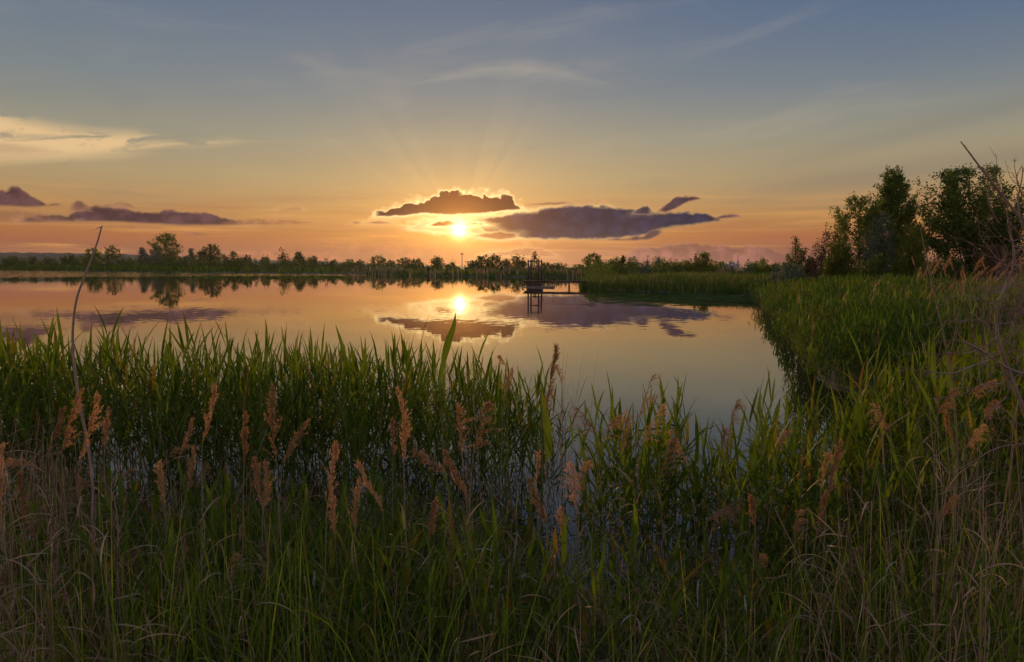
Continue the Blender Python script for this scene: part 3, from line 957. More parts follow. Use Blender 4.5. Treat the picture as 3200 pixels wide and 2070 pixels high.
def belt(name, n, region, hmin, hmax, w, mat, r, smin=-0.5, smax=8, lean=0.25, extra=None, label=None, segs=2, hf=None):
    X, Y, s = scatter(n, *region, smin, smax, r, extra)
    Z = np.maximum(groundz(X, Y), -0.02)
    N = len(X)
    hh = r.uniform(hmin, hmax, N)
    if hf is not None: hh = hh * hf(X, Y)
    V, q = ribbon_batch(np.stack([X, Y, Z], -1), r.uniform(0, 2 * np.pi, N), np.pi / 2 - np.abs(r.normal(0, lean, N)), r.uniform(0.1, 0.9, N), hh,
                        w * r.uniform(0.6, 1.4, N), segs, 1.5, 'grass')
    o = link(name, mesh_np(name, V, q, mat))
    return tag(o, label, 'reeds', kind='stuff')


lump1 = lambda X, Y: 0.7 + 0.3 * np.sin(X * 0.09 + 1.7 * np.sin(Y * 0.05)) + 0.25 * np.sin(X * 0.37 + Y * 0.2)
# long far shore, nearer means thinner blades
belt('far_reeds', 60000, (-480, 20, 150, 560), 2.2, 4.4, 0.55, M_reed_far, rng, -1.0, 26, label="green reed belt lining the whole far shore of the pond", hf=lambda X, Y: np.clip(Y / 420, 0.42, 1) * (0.75 + 0.25 * lump1(X, Y)))
belt('far_brown_reeds', 9000, (-60, 90, 100, 240), 1.6, 2.8, 0.22, M_dead, rng, -1.0, 14, label="strip of brown old reeds along the far shore behind the footbridge", hf=lump1)
belt('shore_reeds', 60000, (-30, 140, 70, 230), 0.7, 1.3, 0.20, M_reed_far, rng, -0.5, 60, label="green reeds covering the back of the grass tongue", hf=lump1)
tip = lambda X, Y: 0.65 + 0.35 * lump1(X * 4, Y * 4)
belt('tongue_grass', 90000, (5, 75, 48, 100), 0.7, 1.3, 0.075, M_reed_far, rng, -0.3, 40, label="bright green grass tongue reaching from the right bank to the footbridge", hf=tip)
belt('tongue_brown_grass', 7000, (5, 60, 50, 90), 0.9, 1.45, 0.05, M_dead, rng, 0.0, 20, label="brownish old reeds mixed into the grass tongue", hf=tip)

def scrub(name, centres, r, mat, label, n=260):
    V = []
    for (px, py, wpx, Yd) in centres:
        P = at(px, py, Yd)
        g0 = max(0.0, float(groundz(np.array([P.x]), np.array([Yd]))[0]))
        H_, Rr = max(0.8, P.z - g0), wpx / F * Yd / 2
        k = n
        a_ = r.uniform(0, 6.28, k); u_ = r.uniform(0, 1, k) ** 0.5; el_ = r.uniform(0, 1.57, k)
        sh = 1 + 0.25 * np.sin(a_ * 3 + px) + 0.2 * np.sin(el_ * 7 + px)
        c_ = np.stack([P.x + Rr * u_ * sh * np.cos(el_) * np.cos(a_), Yd + Rr * u_ * sh * np.cos(el_) * np.sin(a_), g0 + H_ * u_ * sh * np.sin(el_)], -1)
        ls = max(Yd / 683 * 1.5, 0.08) * r.uniform(0.6, 1.4, k)[:, None]
        d1 = r.normal(0, 1, (k, 3)) + [0, 0, 0.6]; d1 /= np.linalg.norm(d1, axis=1, keepdims=True)
        d2 = np.cross(d1, r.normal(0, 1, (k, 3))); d2 /= np.linalg.norm(d2, axis=1, keepdims=True)
        V.append(np.stack([c_ - d1 * ls * .6, c_ + d2 * ls * .33, c_ + d1 * ls * .6, c_ - d2 * ls * .33], 1))
    V = np.concatenate(V)
    return tag(link(name, mesh_np(name, V, np.arange(len(V) * 4).reshape(-1, 4), mat)), label, 'undergrowth', kind='stuff')


rs = np.random.default_rng(8)
shore_d = lambda px: float(np.interp(px, [0, 300, 700, 1100, 1400, 1800], [520, 400, 285, 240, 190, 170]))
cs = [(px, float(np.interp(px, [0, 500, 1000, 1400, 1820], [820, 816, 830, 836, 840])) + rs.normal(0, 6), rs.uniform(30, 70), shore_d(px) * rs.uniform(1.02, 1.25)) for px in rs.uniform(-80, 1830, 190)]
scrub('far_undergrowth', cs, rs, M_lf_dark, "low scrub running along the far shore between the trees")
cs = [(px, 828 + rs.normal(0, 6), rs.uniform(30, 80), rs.uniform(95, 150)) for px in rs.uniform(1840, 2480, 90) if not 2262 < px < 2336]
scrub('tongue_undergrowth', cs, rs, M_lf_green, "low green scrub behind the grass tongue", 320)

# ------------------------------------------------------------------ reeds
def reed_variant(r, H=1.7, nl=9, droop=1.0, lw=0.026, segs=6):
    """returns stem polyline + leaf params in local space (base at origin)"""
    leanaz = r.uniform(0, 2 * np.pi)
    lean = abs(r.normal(0, 0.07))
    t = np.linspace(0, 1, 6)
    st = np.stack([np.cos(leanaz) * lean * H * t ** 1.6, np.sin(leanaz) * lean * H * t ** 1.6, H * 0.86 * t], -1)
    tl = np.linspace(0.36, 0.99, nl) + r.uniform(-0.03, 0.03, nl)
    tl = np.clip(tl, 0.1, 1.0)
    base = np.stack([np.interp(tl, t, st[:, k]) for k in range(3)], -1)
    plane = r.uniform(0, np.pi)
    az = plane + np.pi * (np.arange(nl) % 2) + r.normal(0, 0.5, nl)
    up = np.interp(tl, [0.2, 0.7, 1.0], [0.85, 1.05, 1.36]) + r.normal(0, 0.10, nl)
    curl = np.interp(tl, [0.2, 0.8, 1.0], [1.3, 0.95, 0.25]) * r.uniform(0.3, 1.7, nl) * droop
    L = np.interp(tl, [0.2, 0.6, 1.0], [0.34, 0.50, 0.40]) * r.uniform(0.8, 1.25, nl) * H / 1.7
    Wd = lw * r.uniform(0.75, 1.25, nl)
    tw = r.normal(0, 0.7, nl)
    return dict(stem=st, base=base, az=az, el=np.minimum(up, 1.5), curl=curl, L=L, W=Wd, tw=tw, H=H)


def reed_mass(name, X, Y, Z, H, r, mat, label, nl=8, lw=0.026, segs=5, stem_r=0.0035, nvar=24, cat='reeds', lean=0.1, dark_stem=M_gstem):
    """many reeds joined as one uncountable bed"""
    N = len(X)
    vs = [reed_variant(r, 1.7, nl, 1.0, lw) for _ in range(nvar)]
    k = r.integers(0, nvar, N)
    ang = r.uniform(0, 2 * np.pi, N)
    sc = H / 1.7
    ca, sa = np.cos(ang), np.sin(ang)
    lx, ly = r.normal(0.02, lean * 1.35, N), r.normal(0, lean, N)

    def xf(P):                                        # P (N,m,3)
        x = (P[..., 0] * ca[:, None] - P[..., 1] * sa[:, None]) * sc[:, None]
        y = (P[..., 0] * sa[:, None] + P[..., 1] * ca[:, None]) * sc[:, None]
        z = P[..., 2] * sc[:, None]
        x = x + lx[:, None] * z; y = y + ly[:, None] * z
        return np.stack([x + X[:, None], y + Y[:, None], z + Z[:, None]], -1)
    A = lambda key: np.stack([v[key] for v in vs])[k]
    stems = xf(A('stem')[:, ::1])
    V, q = tube_batch(stems, np.linspace(stem_r, stem_r * 0.4, 6)[None].repeat(N, 0), 3)
    o1 = link(name, None if False else mesh_np(name, V, q, dark_stem))
    B = xf(A('base')).reshape(-1, 3)
    azs = (A('az') + ang[:, None]).ravel()
    V, q = ribbon_batch(B, azs, A('el').ravel(), A('curl').ravel(), (A('L') * sc[:, None]).ravel(), (A('W')).ravel(), segs, 1.6, 'leaf', 0, A('tw').ravel())
    me = o1.data
    # join stems and leaves in one mesh with two materials
    mb = MB()
    V0 = np.empty(len(me.vertices) * 3, np.float32); me.vertices.foreach_get('co', V0)
    q0 = np.empty(len(me.loops), np.int32); me.loops.foreach_get('vertex_index', q0)
    mb.add(V0, q0.reshape(-1, 4)); mb.add(V, q)
    m2 = mb.mesh(name, dark_stem)
    m2.materials.append(mat)
    mi = np.zeros(len(m2.polygons), np.int32); mi[len(q0) // 4:] = 1
    m2.polygons.foreach_set('material_index', mi)
    o1.data = m2
    bpy.data.meshes.remove(me)
    return tag(o1, label, cat, kind='stuff')


r = np.random.default_rng(21)
# main bed in the shallows, left to centre
X = r.uniform(-8.6, 1.5, 5200); Y = r.uniform(5.3, 8.7, 5200)
pxx = X / Y * F + 1600
keep = r.uniform(0, 1, len(X)) < np.interp(pxx, [0, 500, 1100, 1500, 1640, 1720, 1800, 1840], [0.40, 0.38, 0.31, 0.27, 0.22, 0.10, 0.03, 0.0])
keep &= (np.sin(X * 2.1 + Y) * np.sin(Y * 2.7 + X * 0.6) > -0.75)
X, Y = X[keep], Y[keep]; pxx = pxx[keep]
topy = np.interp(pxx, [0, 300, 600, 900, 1200, 1500, 1650, 1800], [1065, 1075, 1095, 1085, 1100, 1125, 1180, 1260])
topy = topy + 26 * np.sin(pxx * 0.021) * np.sin(pxx * 0.0083 + 1) + 14 * np.sin(pxx * 0.06)
H = (CAMZ - (topy - HZ) / F * Y) * (1.05 - 0.5 * r.uniform(0, 1, len(X)) ** 1.6)
reed_mass('reed_bed', X, Y, np.full(len(X), -0.05), H, r, M_reed, "dense green reed bed in the shallows left of the open water", nl=8, lw=0.021)

# near right: reeds running from the centre clump into the right bank
X = r.uniform(1.6, 9.5, 7600); Y = r.uniform(4.6, 11.5, 7600)
pxx = X / Y * F + 1600
s = sdist(X, Y)
keep = r.uniform(0, 1, len(X)) < np.interp(pxx, [2150, 2260, 2400, 2700, 3300], [0.0, 0.03, 0.09, 0.22, 0.42]) * np.where(s > -2.2, 1, 0.0)
keep &= (Y < np.interp(pxx, [2200, 2500, 2620, 2900, 3300], [6.0, 6.4, 7.2, 8.6, 9.5]))
X, Y = X[keep], Y[keep]; pxx = pxx[keep]
topy = np.interp(pxx, [2250, 2400, 2600, 2800, 3200], [1330, 1290, 1220, 1120, 1010])
Z = np.maximum(groundz(X, Y), -0.05)
H = np.clip(CAMZ - (topy - HZ) / F * Y - Z, 0.5, 1.7) * r.uniform(0.7, 1.02, len(X))
reed_mass('reed_bed', X, Y, Z, H, r, M_reed, "green reeds along the right bank between the bare thorn bush and the water", nl=8, lw=0.023)

# right bank clump, 11 to 45 m away
X = r.uniform(3.5, 42, 46000); Y = 10.6 + 38 * r.uniform(0, 1, 46000) ** 1.25
s = sdist(X, Y)
pxx = X / Y * F + 1600
keep = (s > -0.35) & (pxx < 3350) & (r.uniform(0, 1, len(X)) < np.clip(14 / Y, 0.2, 0.8))
X, Y, s = X[keep], Y[keep], s[keep]
Z = np.maximum(groundz(X, Y), -0.03)
H = np.interp(Y, [10.5, 16.5, 19.5, 24, 27, 45], [1.08, 1.15, 0.72, 0.62, 0.95, 0.95]) * r.uniform(0.75, 1.5, len(X)) * (0.86 + 0.20 * np.sin(X * 0.8 + 2 * np.sin(Y * 0.23)) * np.sin(Y * 0.5 + X * 0.3) + 0.1 * np.sin(X * 2.3 + Y)) * np.clip(0.8 + (s + 0.7) * 0.25, 0.75, 1)
nearm = Y < 19
reed_mass('reed_clump', X[nearm], Y[nearm], Z[nearm], H[nearm], r, M_reed_far, "thick overhanging reed clump where the right bank meets the water", nl=9, lw=0.028, segs=4, stem_r=0.005, lean=0.13)
fm = ~nearm
reed_mass('reed_field', X[fm], Y[fm], Z[fm], H[fm], r, M_reed_far, "bright green reed field on the right bank in front of the tall trees", nl=7, lw=0.045, segs=3, stem_r=0.008, lean=0.15)
print('reeds', len(X))

# low leafy reeds and stems of the centre right and of the near bank
X = []; Y = []; H = []
for (pa, pb, ya, yb, ta, tb, n) in ((1850, 2170, 4.2, 5.4, 1280, 1600, 32), (2150, 2420, 4.2, 5.6, 1400, 1650, 30), (2380, 3300, 3.6, 5.6, 1300, 1750, 300),
                                    (1250, 1680, 4.0, 5.0, 1520, 1780, 60), (-100, 1300, 3.4, 4.8, 1480, 1760, 260), (-100, 3300, 2.6, 3.7, 1650, 1980, 330)):
    px_ = r.uniform(pa, pb, n); y_ = r.uniform(ya, yb, n)
    X.append((px_ - 1600) / F * y_); Y.append(y_)
    H.append(CAMZ - (r.uniform(ta, tb, n) - HZ) / F * y_)
X, Y, H = map(np.concatenate, (X, Y, H))
Z = np.maximum(groundz(X, Y), -0.05)
H = np.clip(H - Z, 0.35, 1.4)
reed_mass('bank_reeds', X, Y, Z, H, r, M_reed, "shorter leafy reeds growing through the near bank along the water's edge", nl=8, lw=0.021, lean=0.13)
# dead stems standing in the green beds
X = np.concatenate([r.uniform(-8.5, 1.0, 260), r.uniform(3, 34, 2600)]); Y = np.concatenate([r.uniform(5.2, 8.5, 260), 9 + 34 * r.uniform(0, 1, 2600) ** 1.2])
Z = np.maximum(groundz(X, Y), -0.05)
px_ = X / Y * F + 1600
keep = ((sdist(X, Y) > -0.2) | (X < 1)) & (px_ < 3350) & ((X < 1) | (r.uniform(0, 1, len(X)) < np.interp(px_, [2350, 2800, 3200], [0.15, 0.5, 1])))
X, Y, Z = X[keep], Y[keep], Z[keep]; N = len(X)
V, q = ribbon_batch(np.stack([X, Y, Z], -1), r.uniform(0, 6.28, N), 1.52 - np.abs(r.normal(0, .16, N)), r.uniform(0, .5, N), r.uniform(0.9, 1.6, N), np.where(X < 1, .007, np.clip(Y * .0011, .008, .04)), 4, 2, 'grass')
tag(link('dead_stems', mesh_np('dead_stems', V, q, M_dead)), "straw coloured dead stems standing among the green reeds", 'reeds', kind='stuff')

# ---- individual reeds with their own stem and leaves
R3 = np.random.default_rng(77)
variants = []
for k in range(12):
    v = reed_variant(R3, 1.7, 8, 0.85 if k % 3 else 0.5, (0.022, 0.027, 0.034, 0.040)[k % 4])
    mb = MB(); Vv, q = tube_batch(v['stem'][None], np.linspace(0.005, 0.002, 6)[None], 5); mb.add(Vv, q)
    stem_me = mb.mesh('stem', M_gstem, True)
    lms = []
    for j in range(8):
        Vv, q = ribbon_batch(v['base'][j:j + 1], v['az'][j], v['el'][j], v['curl'][j], v['L'][j], v['W'][j], 8, 1.6, 'leaf', 0.35, v['tw'][j] * 0.8)
        lms.append(mesh_np('leaf', Vv, q, M_reed, True))
    variants.append((stem_me, lms))


def place_reed(x, y, z, h, rz, v, label, group, name='green_reed'):
    o = empty(name, (x, y, z), rz)
    o.scale = (h / 1.7,) * 3
    o.rotation_euler.x = R3.normal(0, 0.05); o.rotation_euler.y = R3.normal(0, 0.06)
    tag(o, label, 'reed', group)
    stem_me, lms = variants[v]
    link('stem', stem_me, o)
    for m in lms: link('leaf', m, o)
    return o


zones = [
    # px range, y range (m), top row, count, label, group
    ((-40, 700), (5.2, 7.0), (1000, 1130), 44, "tall green reed with arching leaves, one of many alike left in the bed", "reeds in front at the left"),
    ((700, 1250), (5.2, 7.2), (1010, 1150), 38, "green reed with pointed leaves among its alike left below the sun's reflection", "reeds in front below the sun's reflection"),
    ((1250, 1700), (5.0, 7.0), (1060, 1220), 28, "green reed among its alike between the sun's reflection and the open water", "reeds right of the sun's reflection"),
    ((1880, 2130), (4.5, 5.6), (1175, 1400), 46, "broad-leaved green reed in the small clump standing out in the open water", "reeds of the small clump in open water"),
    ((2140, 2330), (4.3, 5.6), (1290, 1500), 22, "short green reed in the gap between the small clump and the right bank", "reeds in the gap"),
    ((2330, 2700), (4.6, 6.2), (1130, 1460), 56, "green reed with long leaves at the water's edge of the right bank", "reeds at the edge of the right bank"),
    ((2700, 3260), (4.2, 6.8), (1080, 1480), 50, "green reed on the right bank below the bare thorn twigs", "reeds on the right bank"),
]
for (pa, pb), (ya, yb), (ta, tb), n, lab, grp in zones:
    for k in range(n):
        px = R3.uniform(pa, pb); y = R3.uniform(ya, yb)
        x = (px - 1600) / F * y
        top = ta + (tb - ta) * R3.uniform(0, 1) ** 0.7
        z = max(float(groundz(np.array([x]), np.array([y]))[0]), -0.05)
        h = at(px, top, y).z - z
        h = min(max(h, 0.5), 2.1)
        place_reed(x, y, z, h, R3.uniform(0, 6.28), int(R3.integers(0, 12)), lab, grp)

# two striking single blades
def blade_thing(name, pts, widths, Y, mat, label, cat='reed', group=None, stem_to=None, depth=0.35):
    """a broad leaf through photo points, standing at distance Y"""
    P = [at(px, py, Y) for px, py in pts]
    base = Vector((P[-1].x, Y, max(0, float(groundz(np.array([P[-1].x]), np.array([Y]))[0]))))
    root = empty(name, base)
    tag(root, label, cat, group)
    P = np.array([tuple(p - base) for p in P])
    n = 14
    tt = np.linspace(0, 1, n); ts = np.linspace(0, 1, len(P))
    C = np.stack([np.interp(tt, ts, P[:, k]) for k in range(3)], -1)
    w = np.interp(tt, np.linspace(0, 1, len(widths)), widths) / F * Y / 2
    sidev = np.array([1.0, 0.25, 0])
    V = np.stack([C - sidev * w[:, None], C + np.array([0, 1, 0]) * w[:, None] * depth, C + sidev * w[:, None]], 1)
    idx = np.arange(n * 3).reshape(n, 3)
    q = np.stack([idx[:-1, :-1], idx[:-1, 1:], idx[1:, 1:], idx[1:, :-1]], -1).reshape(-1, 4)
    link('leaf', mesh_np('leaf', V, q, mat, True), root)
    s0 = C[-1]
    V, Fq = tube([s0, s0 * np.array([1, 1, 0.5]) + np.array([0.02, 0, 0]), (0, 0, -0.03)], [0.005, 0.006, 0.007], 5, 4)
    mb = MB().add(V, Fq); mb.build('stem', M_gstem, root, True)
    return root


blade_thing('tall_reed', [(1424, 978), (1418, 1020), (1400, 1070), (1388, 1120), (1376, 1190)], [1, 12, 22, 24, 15, 6], 5.0, M_reed, "tallest upright reed blade whose tip touches the sun's reflection")
blade_thing('broad_reed', [(1688, 1215), (1702, 1270), (1712, 1350), (1714, 1420), (1708, 1445)][::-1], [3, 22, 27, 24, 14, 8], 4.7, M_reed, "single broad drooping reed blade at the open water's left edge")
blade_thing('pointed_reed', [(1940, 1370), (1952, 1440), (1975, 1540), (1995, 1640)], [2, 24, 32, 30, 12], 4.4, M_reed, "wide dark reed blade at the left of the small open-water clump")
blade_thing('pointed_reed', [(2036, 1205), (2030, 1300), (2012, 1420), (2006, 1540)], [1, 10, 20, 26, 14], 4.5, M_reed, "tall pointed reed blade in the middle of the small open-water clump")

# ------------------------------------------------------------------ foreground undergrowth
r = np.random.default_rng(33)


def fg(n, y0, y1, power=1.0):
    Y = y0 + (y1 - y0) * r.uniform(0, 1, n) ** power
    px = r.uniform(-150, 3350, n)
    X = (px - 1600) / F * Y
    return X, Y, px


# fine green grass, some of it in front, thinning into the water
X, Y, px = fg(12000, 2.3, 5.4)
lush = np.interp(px, [0, 300, 700, 1200, 1700, 2100, 2600, 3200], [0.55, 0.8, 0.9, 0.75, 0.24, 0.34, 0.6, 0.7]) * np.interp(Y, [2.3, 4.2, 5.6], [1, 1, 0.35])
keep = r.uniform(0, 1, len(X)) < lush
keep &= (sdist(X, Y) > -0.9)
X, Y, px = X[keep], Y[keep], px[keep]
Z = np.maximum(groundz(X, Y), -0.04)
N = len(X)
topl = np.interp(px, [0, 500, 900, 1500, 1900, 2400, 2800, 3200], [1650, 1560, 1540, 1580, 1740, 1700, 1600, 1560])
Lm = np.clip((CAMZ - (topl - HZ) / F * Y - Z), 0.3, 1.3) * r.uniform(0.3, 1.12, N) ** 0.9
V, q = ribbon_batch(np.stack([X, Y, Z], -1), r.uniform(0, 2 * np.pi, N), 1.5 - np.abs(r.normal(0, 0.20, N)), np.abs(r.normal(0.7, 0.65, N)), Lm, r.uniform(0.003, 0.009, N), 7, 2.0, 'grass', 0, r.normal(0, 0.6, N))
tag(link('grass', mesh_np('grass', V, q, M_grass)), "fine green grass covering the near bank along the bottom", 'grass', kind='stuff')

# dry stalks
X, Y, px = fg(3300, 2.3, 5.8)
dens = np.interp(px, [0, 400, 900, 1500, 2000, 2300, 2700, 3300], [0.9, 0.6, 0.34, 0.34, 0.2, 0.3, 0.7, 1.0])
keep = (r.uniform(0, 1, len(X)) < dens) & (sdist(X, Y) > -1.2)
X, Y, px = X[keep], Y[keep], px[keep]
Z = np.maximum(groundz(X, Y), -0.04)
N = len(X)
hh = r.uniform(0.3, 0.95, N) * np.interp(px, [0, 500, 1000, 2300, 2800, 3200], [1.05, 0.8, 0.7, 0.75, 1.1, 1.4])
az_ = r.uniform(0, 2 * np.pi, N); ln = np.abs(r.normal(0, 0.17, N)); tt = np.linspace(0, 1, 5)
C = np.stack([X[:, None] + np.cos(az_)[:, None] * ln[:, None] * hh[:, None] * tt ** 1.4 + r.normal(0, .004, (N, 5)),
              Y[:, None] + np.sin(az_)[:, None] * ln[:, None] * hh[:, None] * tt ** 1.4, Z[:, None] + hh[:, None] * tt], -1)
V, q = tube_batch(C, np.linspace(1.25, 0.5, 5)[None] * r.uniform(0.0016, 0.0042, (N, 1)), 3)
tag(link('dry_stalks', mesh_np('dry_stalks', V, q, M_dead)), "thin dry brown stalks standing through the grass of the near bank", 'dry stalks', kind='stuff')

# dead leaves hanging off them, some curled up pale
j = r.integers(0, N, 4200); kf = r.uniform(0.2, 1, 4200)
bb = np.stack([np.array([np.interp(f, tt, C[a, :, k]) for a, f in zip(j, kf)]) for k in range(3)], -1)
V, q = ribbon_batch(bb, r.uniform(0, 6.28, 4200), r.uniform(0.2, 1.4, 4200), r.uniform(0.5, 3.0, 4200), r.uniform(0.10, 0.34, 4200), r.uniform(0.003, 0.009, 4200), 7, 1.3, 'leaf', 0, r.normal(0, 2.0, 4200))
tag(link('dry_leaves', mesh_np('dry_leaves', V, q, M_dead)), "withered brown leaves hanging on the dry stalks of the near bank", 'dry leaves', kind='stuff')
# litter of broken stalks
X, Y, px = fg(2600, 2.2, 5.0)
keep = sdist(X, Y) > -0.3
X, Y = X[keep], Y[keep]; N = len(X)
Z = np.maximum(groundz(X, Y), 0) + r.uniform(0.02, 0.35, N)
V, q = ribbon_batch(np.stack([X, Y, Z], -1), r.uniform(0, 6.28, N), r.normal(0.1, 0.35, N), r.uniform(-0.2, 0.8, N), r.uniform(0.2, 0.6, N), r.uniform(0.002, 0.006, N), 4, 1, 'grass')
tag(link('dead_litter', mesh_np('dead_litter', V, q, M_dead)), "tangle of broken brown stalks lying low in the near grass", 'litter', kind='stuff')

# single pale curled leaves that stand out
curls = [(410, 1860, 60), (450, 1820, 45), (718, 1880, 55), (740, 1790, 40), (965, 1980, 70), (250, 1990, 80), (610, 1950, 50), (290, 2030, 90), (860, 1870, 40), (980, 1850, 50),
         (1400, 1850, 110), (1490, 1880, 60), (1420, 1990, 80), (1540, 1960, 70), (1820, 2030, 60), (1650, 1990, 50), (1490, 1740, 60), (1730, 1880, 60), (2330, 1990, 90), (2450, 1990, 80),
         (2760, 1830, 70), (2180, 1900, 60), (2860, 1950, 60), (3080, 1760, 60), (90, 1740, 60), (560, 1700, 50), (1230, 2020, 50), (1100, 1960, 50), (2600, 2010, 60), (2000, 1980, 60)]
for i, (px, py, sz) in enumerate(curls):
    Yd = float(np.interp(py, [1700, 2070], [3.6, 2.75])) * r.uniform(0.95, 1.05)
    P = at(px, py, Yd)
    L = sz / F * Yd * 2.6
    a0 = r.uniform(0, 6.28)
    V, q = ribbon_batch([(0, 0, 0)], a0, 1.5, r.uniform(2.4, 4.4), L, r.uniform(0.008, 0.013), 12, 1.5, 'leaf', 0.3, r.normal(0, 0.5))
    mb = MB().add(V, q)
    o = mb.build('curled_leaf', M_curl, None, True, loc=P)
    tag(o, "pale curled dead leaf standing out of the dark grass, one of many alike", 'dead leaf', 'pale curled dead leaves on the near bank')

# ------------------------------------------------------------------ plumed reeds
def plume_mesh(P, airy, mat, r, wide=1.0):
    """P: (k,3) rachis from bottom to tip"""
    n = 38 if not airy else 30
    ts = np.sort(r.uniform(0.0, 0.97, n)); tq = np.linspace(0, 1, len(P))
    Bp = np.stack([np.interp(ts, tq, P[:, k]) for k in range(3)], -1)
    Lr = np.linalg.norm(P[-1] - P[0])
    ax = (P[-1] - P[0]) / Lr
    flag = np.cross(ax, np.array([0, 1, 0])); flag /= np.linalg.norm(flag) + 1e-9
    if r.uniform() < 0.5: flag = -flag
    mb = MB()
    V, q = tube_batch(P[None], np.linspace(0.0022, 0.0006, len(P))[None], 4)
    mb.add(V, q)
    bl = Lr * np.interp(ts, [0, 0.25, 0.6, 1], [0.30, 0.42, 0.34, 0.12]) * r.uniform(0.6, 1.1, n) * (1.15 if airy else 0.85)
    dirs = ax[None] * 0.9 + flag[None] * (r.uniform(-0.15, 0.55, n) * (1.2 if airy else 0.42) * wide)[:, None] + r.normal(0, 0.11, (n, 3))
    dirs /= np.linalg.norm(dirs, axis=1, keepdims=True)
    t4 = np.linspace(0, 1, 5)
    C = Bp[:, None] + dirs[:, None] * bl[:, None, None] * t4[None, :, None]
    droopv = flag[None, None] * 0.10 + np.array([0, 0, -0.35])[None, None]
    C = C + droopv * (bl[:, None, None] * (t4 ** 2)[None, :, None]) * (1.0 if airy else 0.55)
    V, q = tube_batch(C, np.linspace(0.0010, 0.0004, 5)[None].repeat(n, 0), 3)
    mb.add(V, q)
    ns = 22 if not airy else 18
    i = np.repeat(np.arange(n), ns); f = r.uniform(0.08, 1.04, len(i)); fi = np.clip(f * 4, 0, 3.999); i0 = fi.astype(int); fr = (fi - i0)[:, None]
    S0 = C[i, i0] * (1 - fr) + C[i, i0 + 1] * fr + r.normal(0, 0.003 if not airy else 0.004, (len(i), 3))
    d = (C[i, i0 + 1] - C[i, i0]); d /= np.linalg.norm(d, axis=1, keepdims=True) + 1e-9
    d = d + r.normal(0, 0.2, d.shape) + np.array([0, 0, -0.1]); d /= np.linalg.norm(d, axis=1, keepdims=True)
    e = np.cross(d, r.normal(0, 1, d.shape)); e /= np.linalg.norm(e, axis=1, keepdims=True)
    ln = r.uniform(0.009, 0.019, len(i))[:, None]; wd = r.uniform(0.0006, 0.0013, len(i))[:, None] * (1.3 if not airy else 1.0)
    V = np.stack([S0, S0 + d * ln * .5 + e * wd, S0 + d * ln, S0 + d * ln * .5 - e * wd], 1)
    mb.add(V, np.arange(len(i) * 4).reshape(-1, 4))
    return mb.mesh('plume', mat)


PL = []      # tipx, tipy, botx, boty, style, label


def R5(l, s=0.7275, ox=0, oy=950):
    for a, b_, c_, d_, st_, lab in l: PL.append((ox + a * s, oy + b_ * s, ox + c_ * s, oy + d_ * s, st_, lab))


R5([
    (265, 455, 200, 650, 'd', "rust reed plume left of two close neighbours beside the bent dry stalk"),
    (345, 380, 265, 640, 'd', "long rust reed plume leaning against the left of the bent dry stalk"),
    (415, 400, 340, 680, 'd', "long rust reed plume crossing just right of the bent dry stalk"),
    (475, 450, 450, 640, 'd', "slim upright rust plume, first one clear to the right of the bent stalk"),
    (920, 365, 870, 590, 'd', "high slender rust plume in the upper reed bed at left of centre"),
    (825, 490, 770, 660, 'd', "feathery tan plume leaning right, below left of the high slender plume"),
    (1180, 365, 1190, 690, 'd', "longest dense rust plume with nodding tip in the left reed bed"),
    (1320, 508, 1215, 690, 'd', "rust plume leaning right beside the longest dense plume"),
    (1050, 480, 1050, 680, 's', "thin straight brown plume left of the longest dense plume"),
    (835, 620, 815, 820, 'd', "upright rust plume with forked top in the middle of the left reeds"),
    (690, 690, 710, 870, 'd', "shaggy upright tan plume left of the one with forked top"),
    (765, 605, 700, 690, 'a', "small airy plume drooping to the left above the shaggy tan plume"),
    (565, 712, 490, 780, 'a', "short feathery tan plume leaning right over the green grass at left"),
    (970, 690, 970, 810, 's', "thin short brown plume right of the one with forked top"),
    (1085, 665, 1130, 890, 'd', "left prong of the broad double plume in the left reeds"),
    (1135, 690, 1132, 880, 'd', "right prong of the broad double plume in the left reeds"),
    (1450, 610, 1405, 880, 'd', "tall narrow rust plume leaning right at the middle left"),
    (1440, 830, 1440, 1000, 'd', "lower rust plume directly beneath the tall narrow one"),
    (30, 700, 190, 720, 'b', "big bushy tan plume arching over to the left near the left edge"),
    (80, 740, 105, 960, 'd', "hanging rust plume under the big arching tan plume"),
    (12, 600, 8, 940, 'd', "large rust plume cut off by the left edge"),
    (770, 1020, 600, 1260, 'g', "pale greenish loose plume leaning right, low at the left"),
    (1005, 1070, 950, 1240, 'a', "loose tan plume low down between green grass blades left of centre"),
    (1145, 1030, 1190, 1210, 'g', "faded loose plume leaning left, low and left of centre"),
    (600, 1050, 580, 1180, 'g', "dull thin plume just left of the pale greenish loose one"),
    (0, 1180, 110, 1330, 'o', "upper grey-brown plume drooping at the lower left edge"),
    (-10, 1255, 90, 1350, 'o', "lower grey-brown plume drooping at the lower left edge"),
    (880, 680, 840, 790, 'a', "short plume branching right from beside the forked plume"),
    (275, 750, 262, 910, 'o', "ragged old plume in the brown tangle at far left"),
    (320, 740, 345, 880, 'o', "second ragged old plume in the brown tangle, right of its twin"),
    (200, 880, 140, 1010, 'o', "dark rusty clump-like plume low beside the left edge tangle"),
    (245, 640, 185, 760, 'd', "rust plume right behind the big arching tan plume"),
])
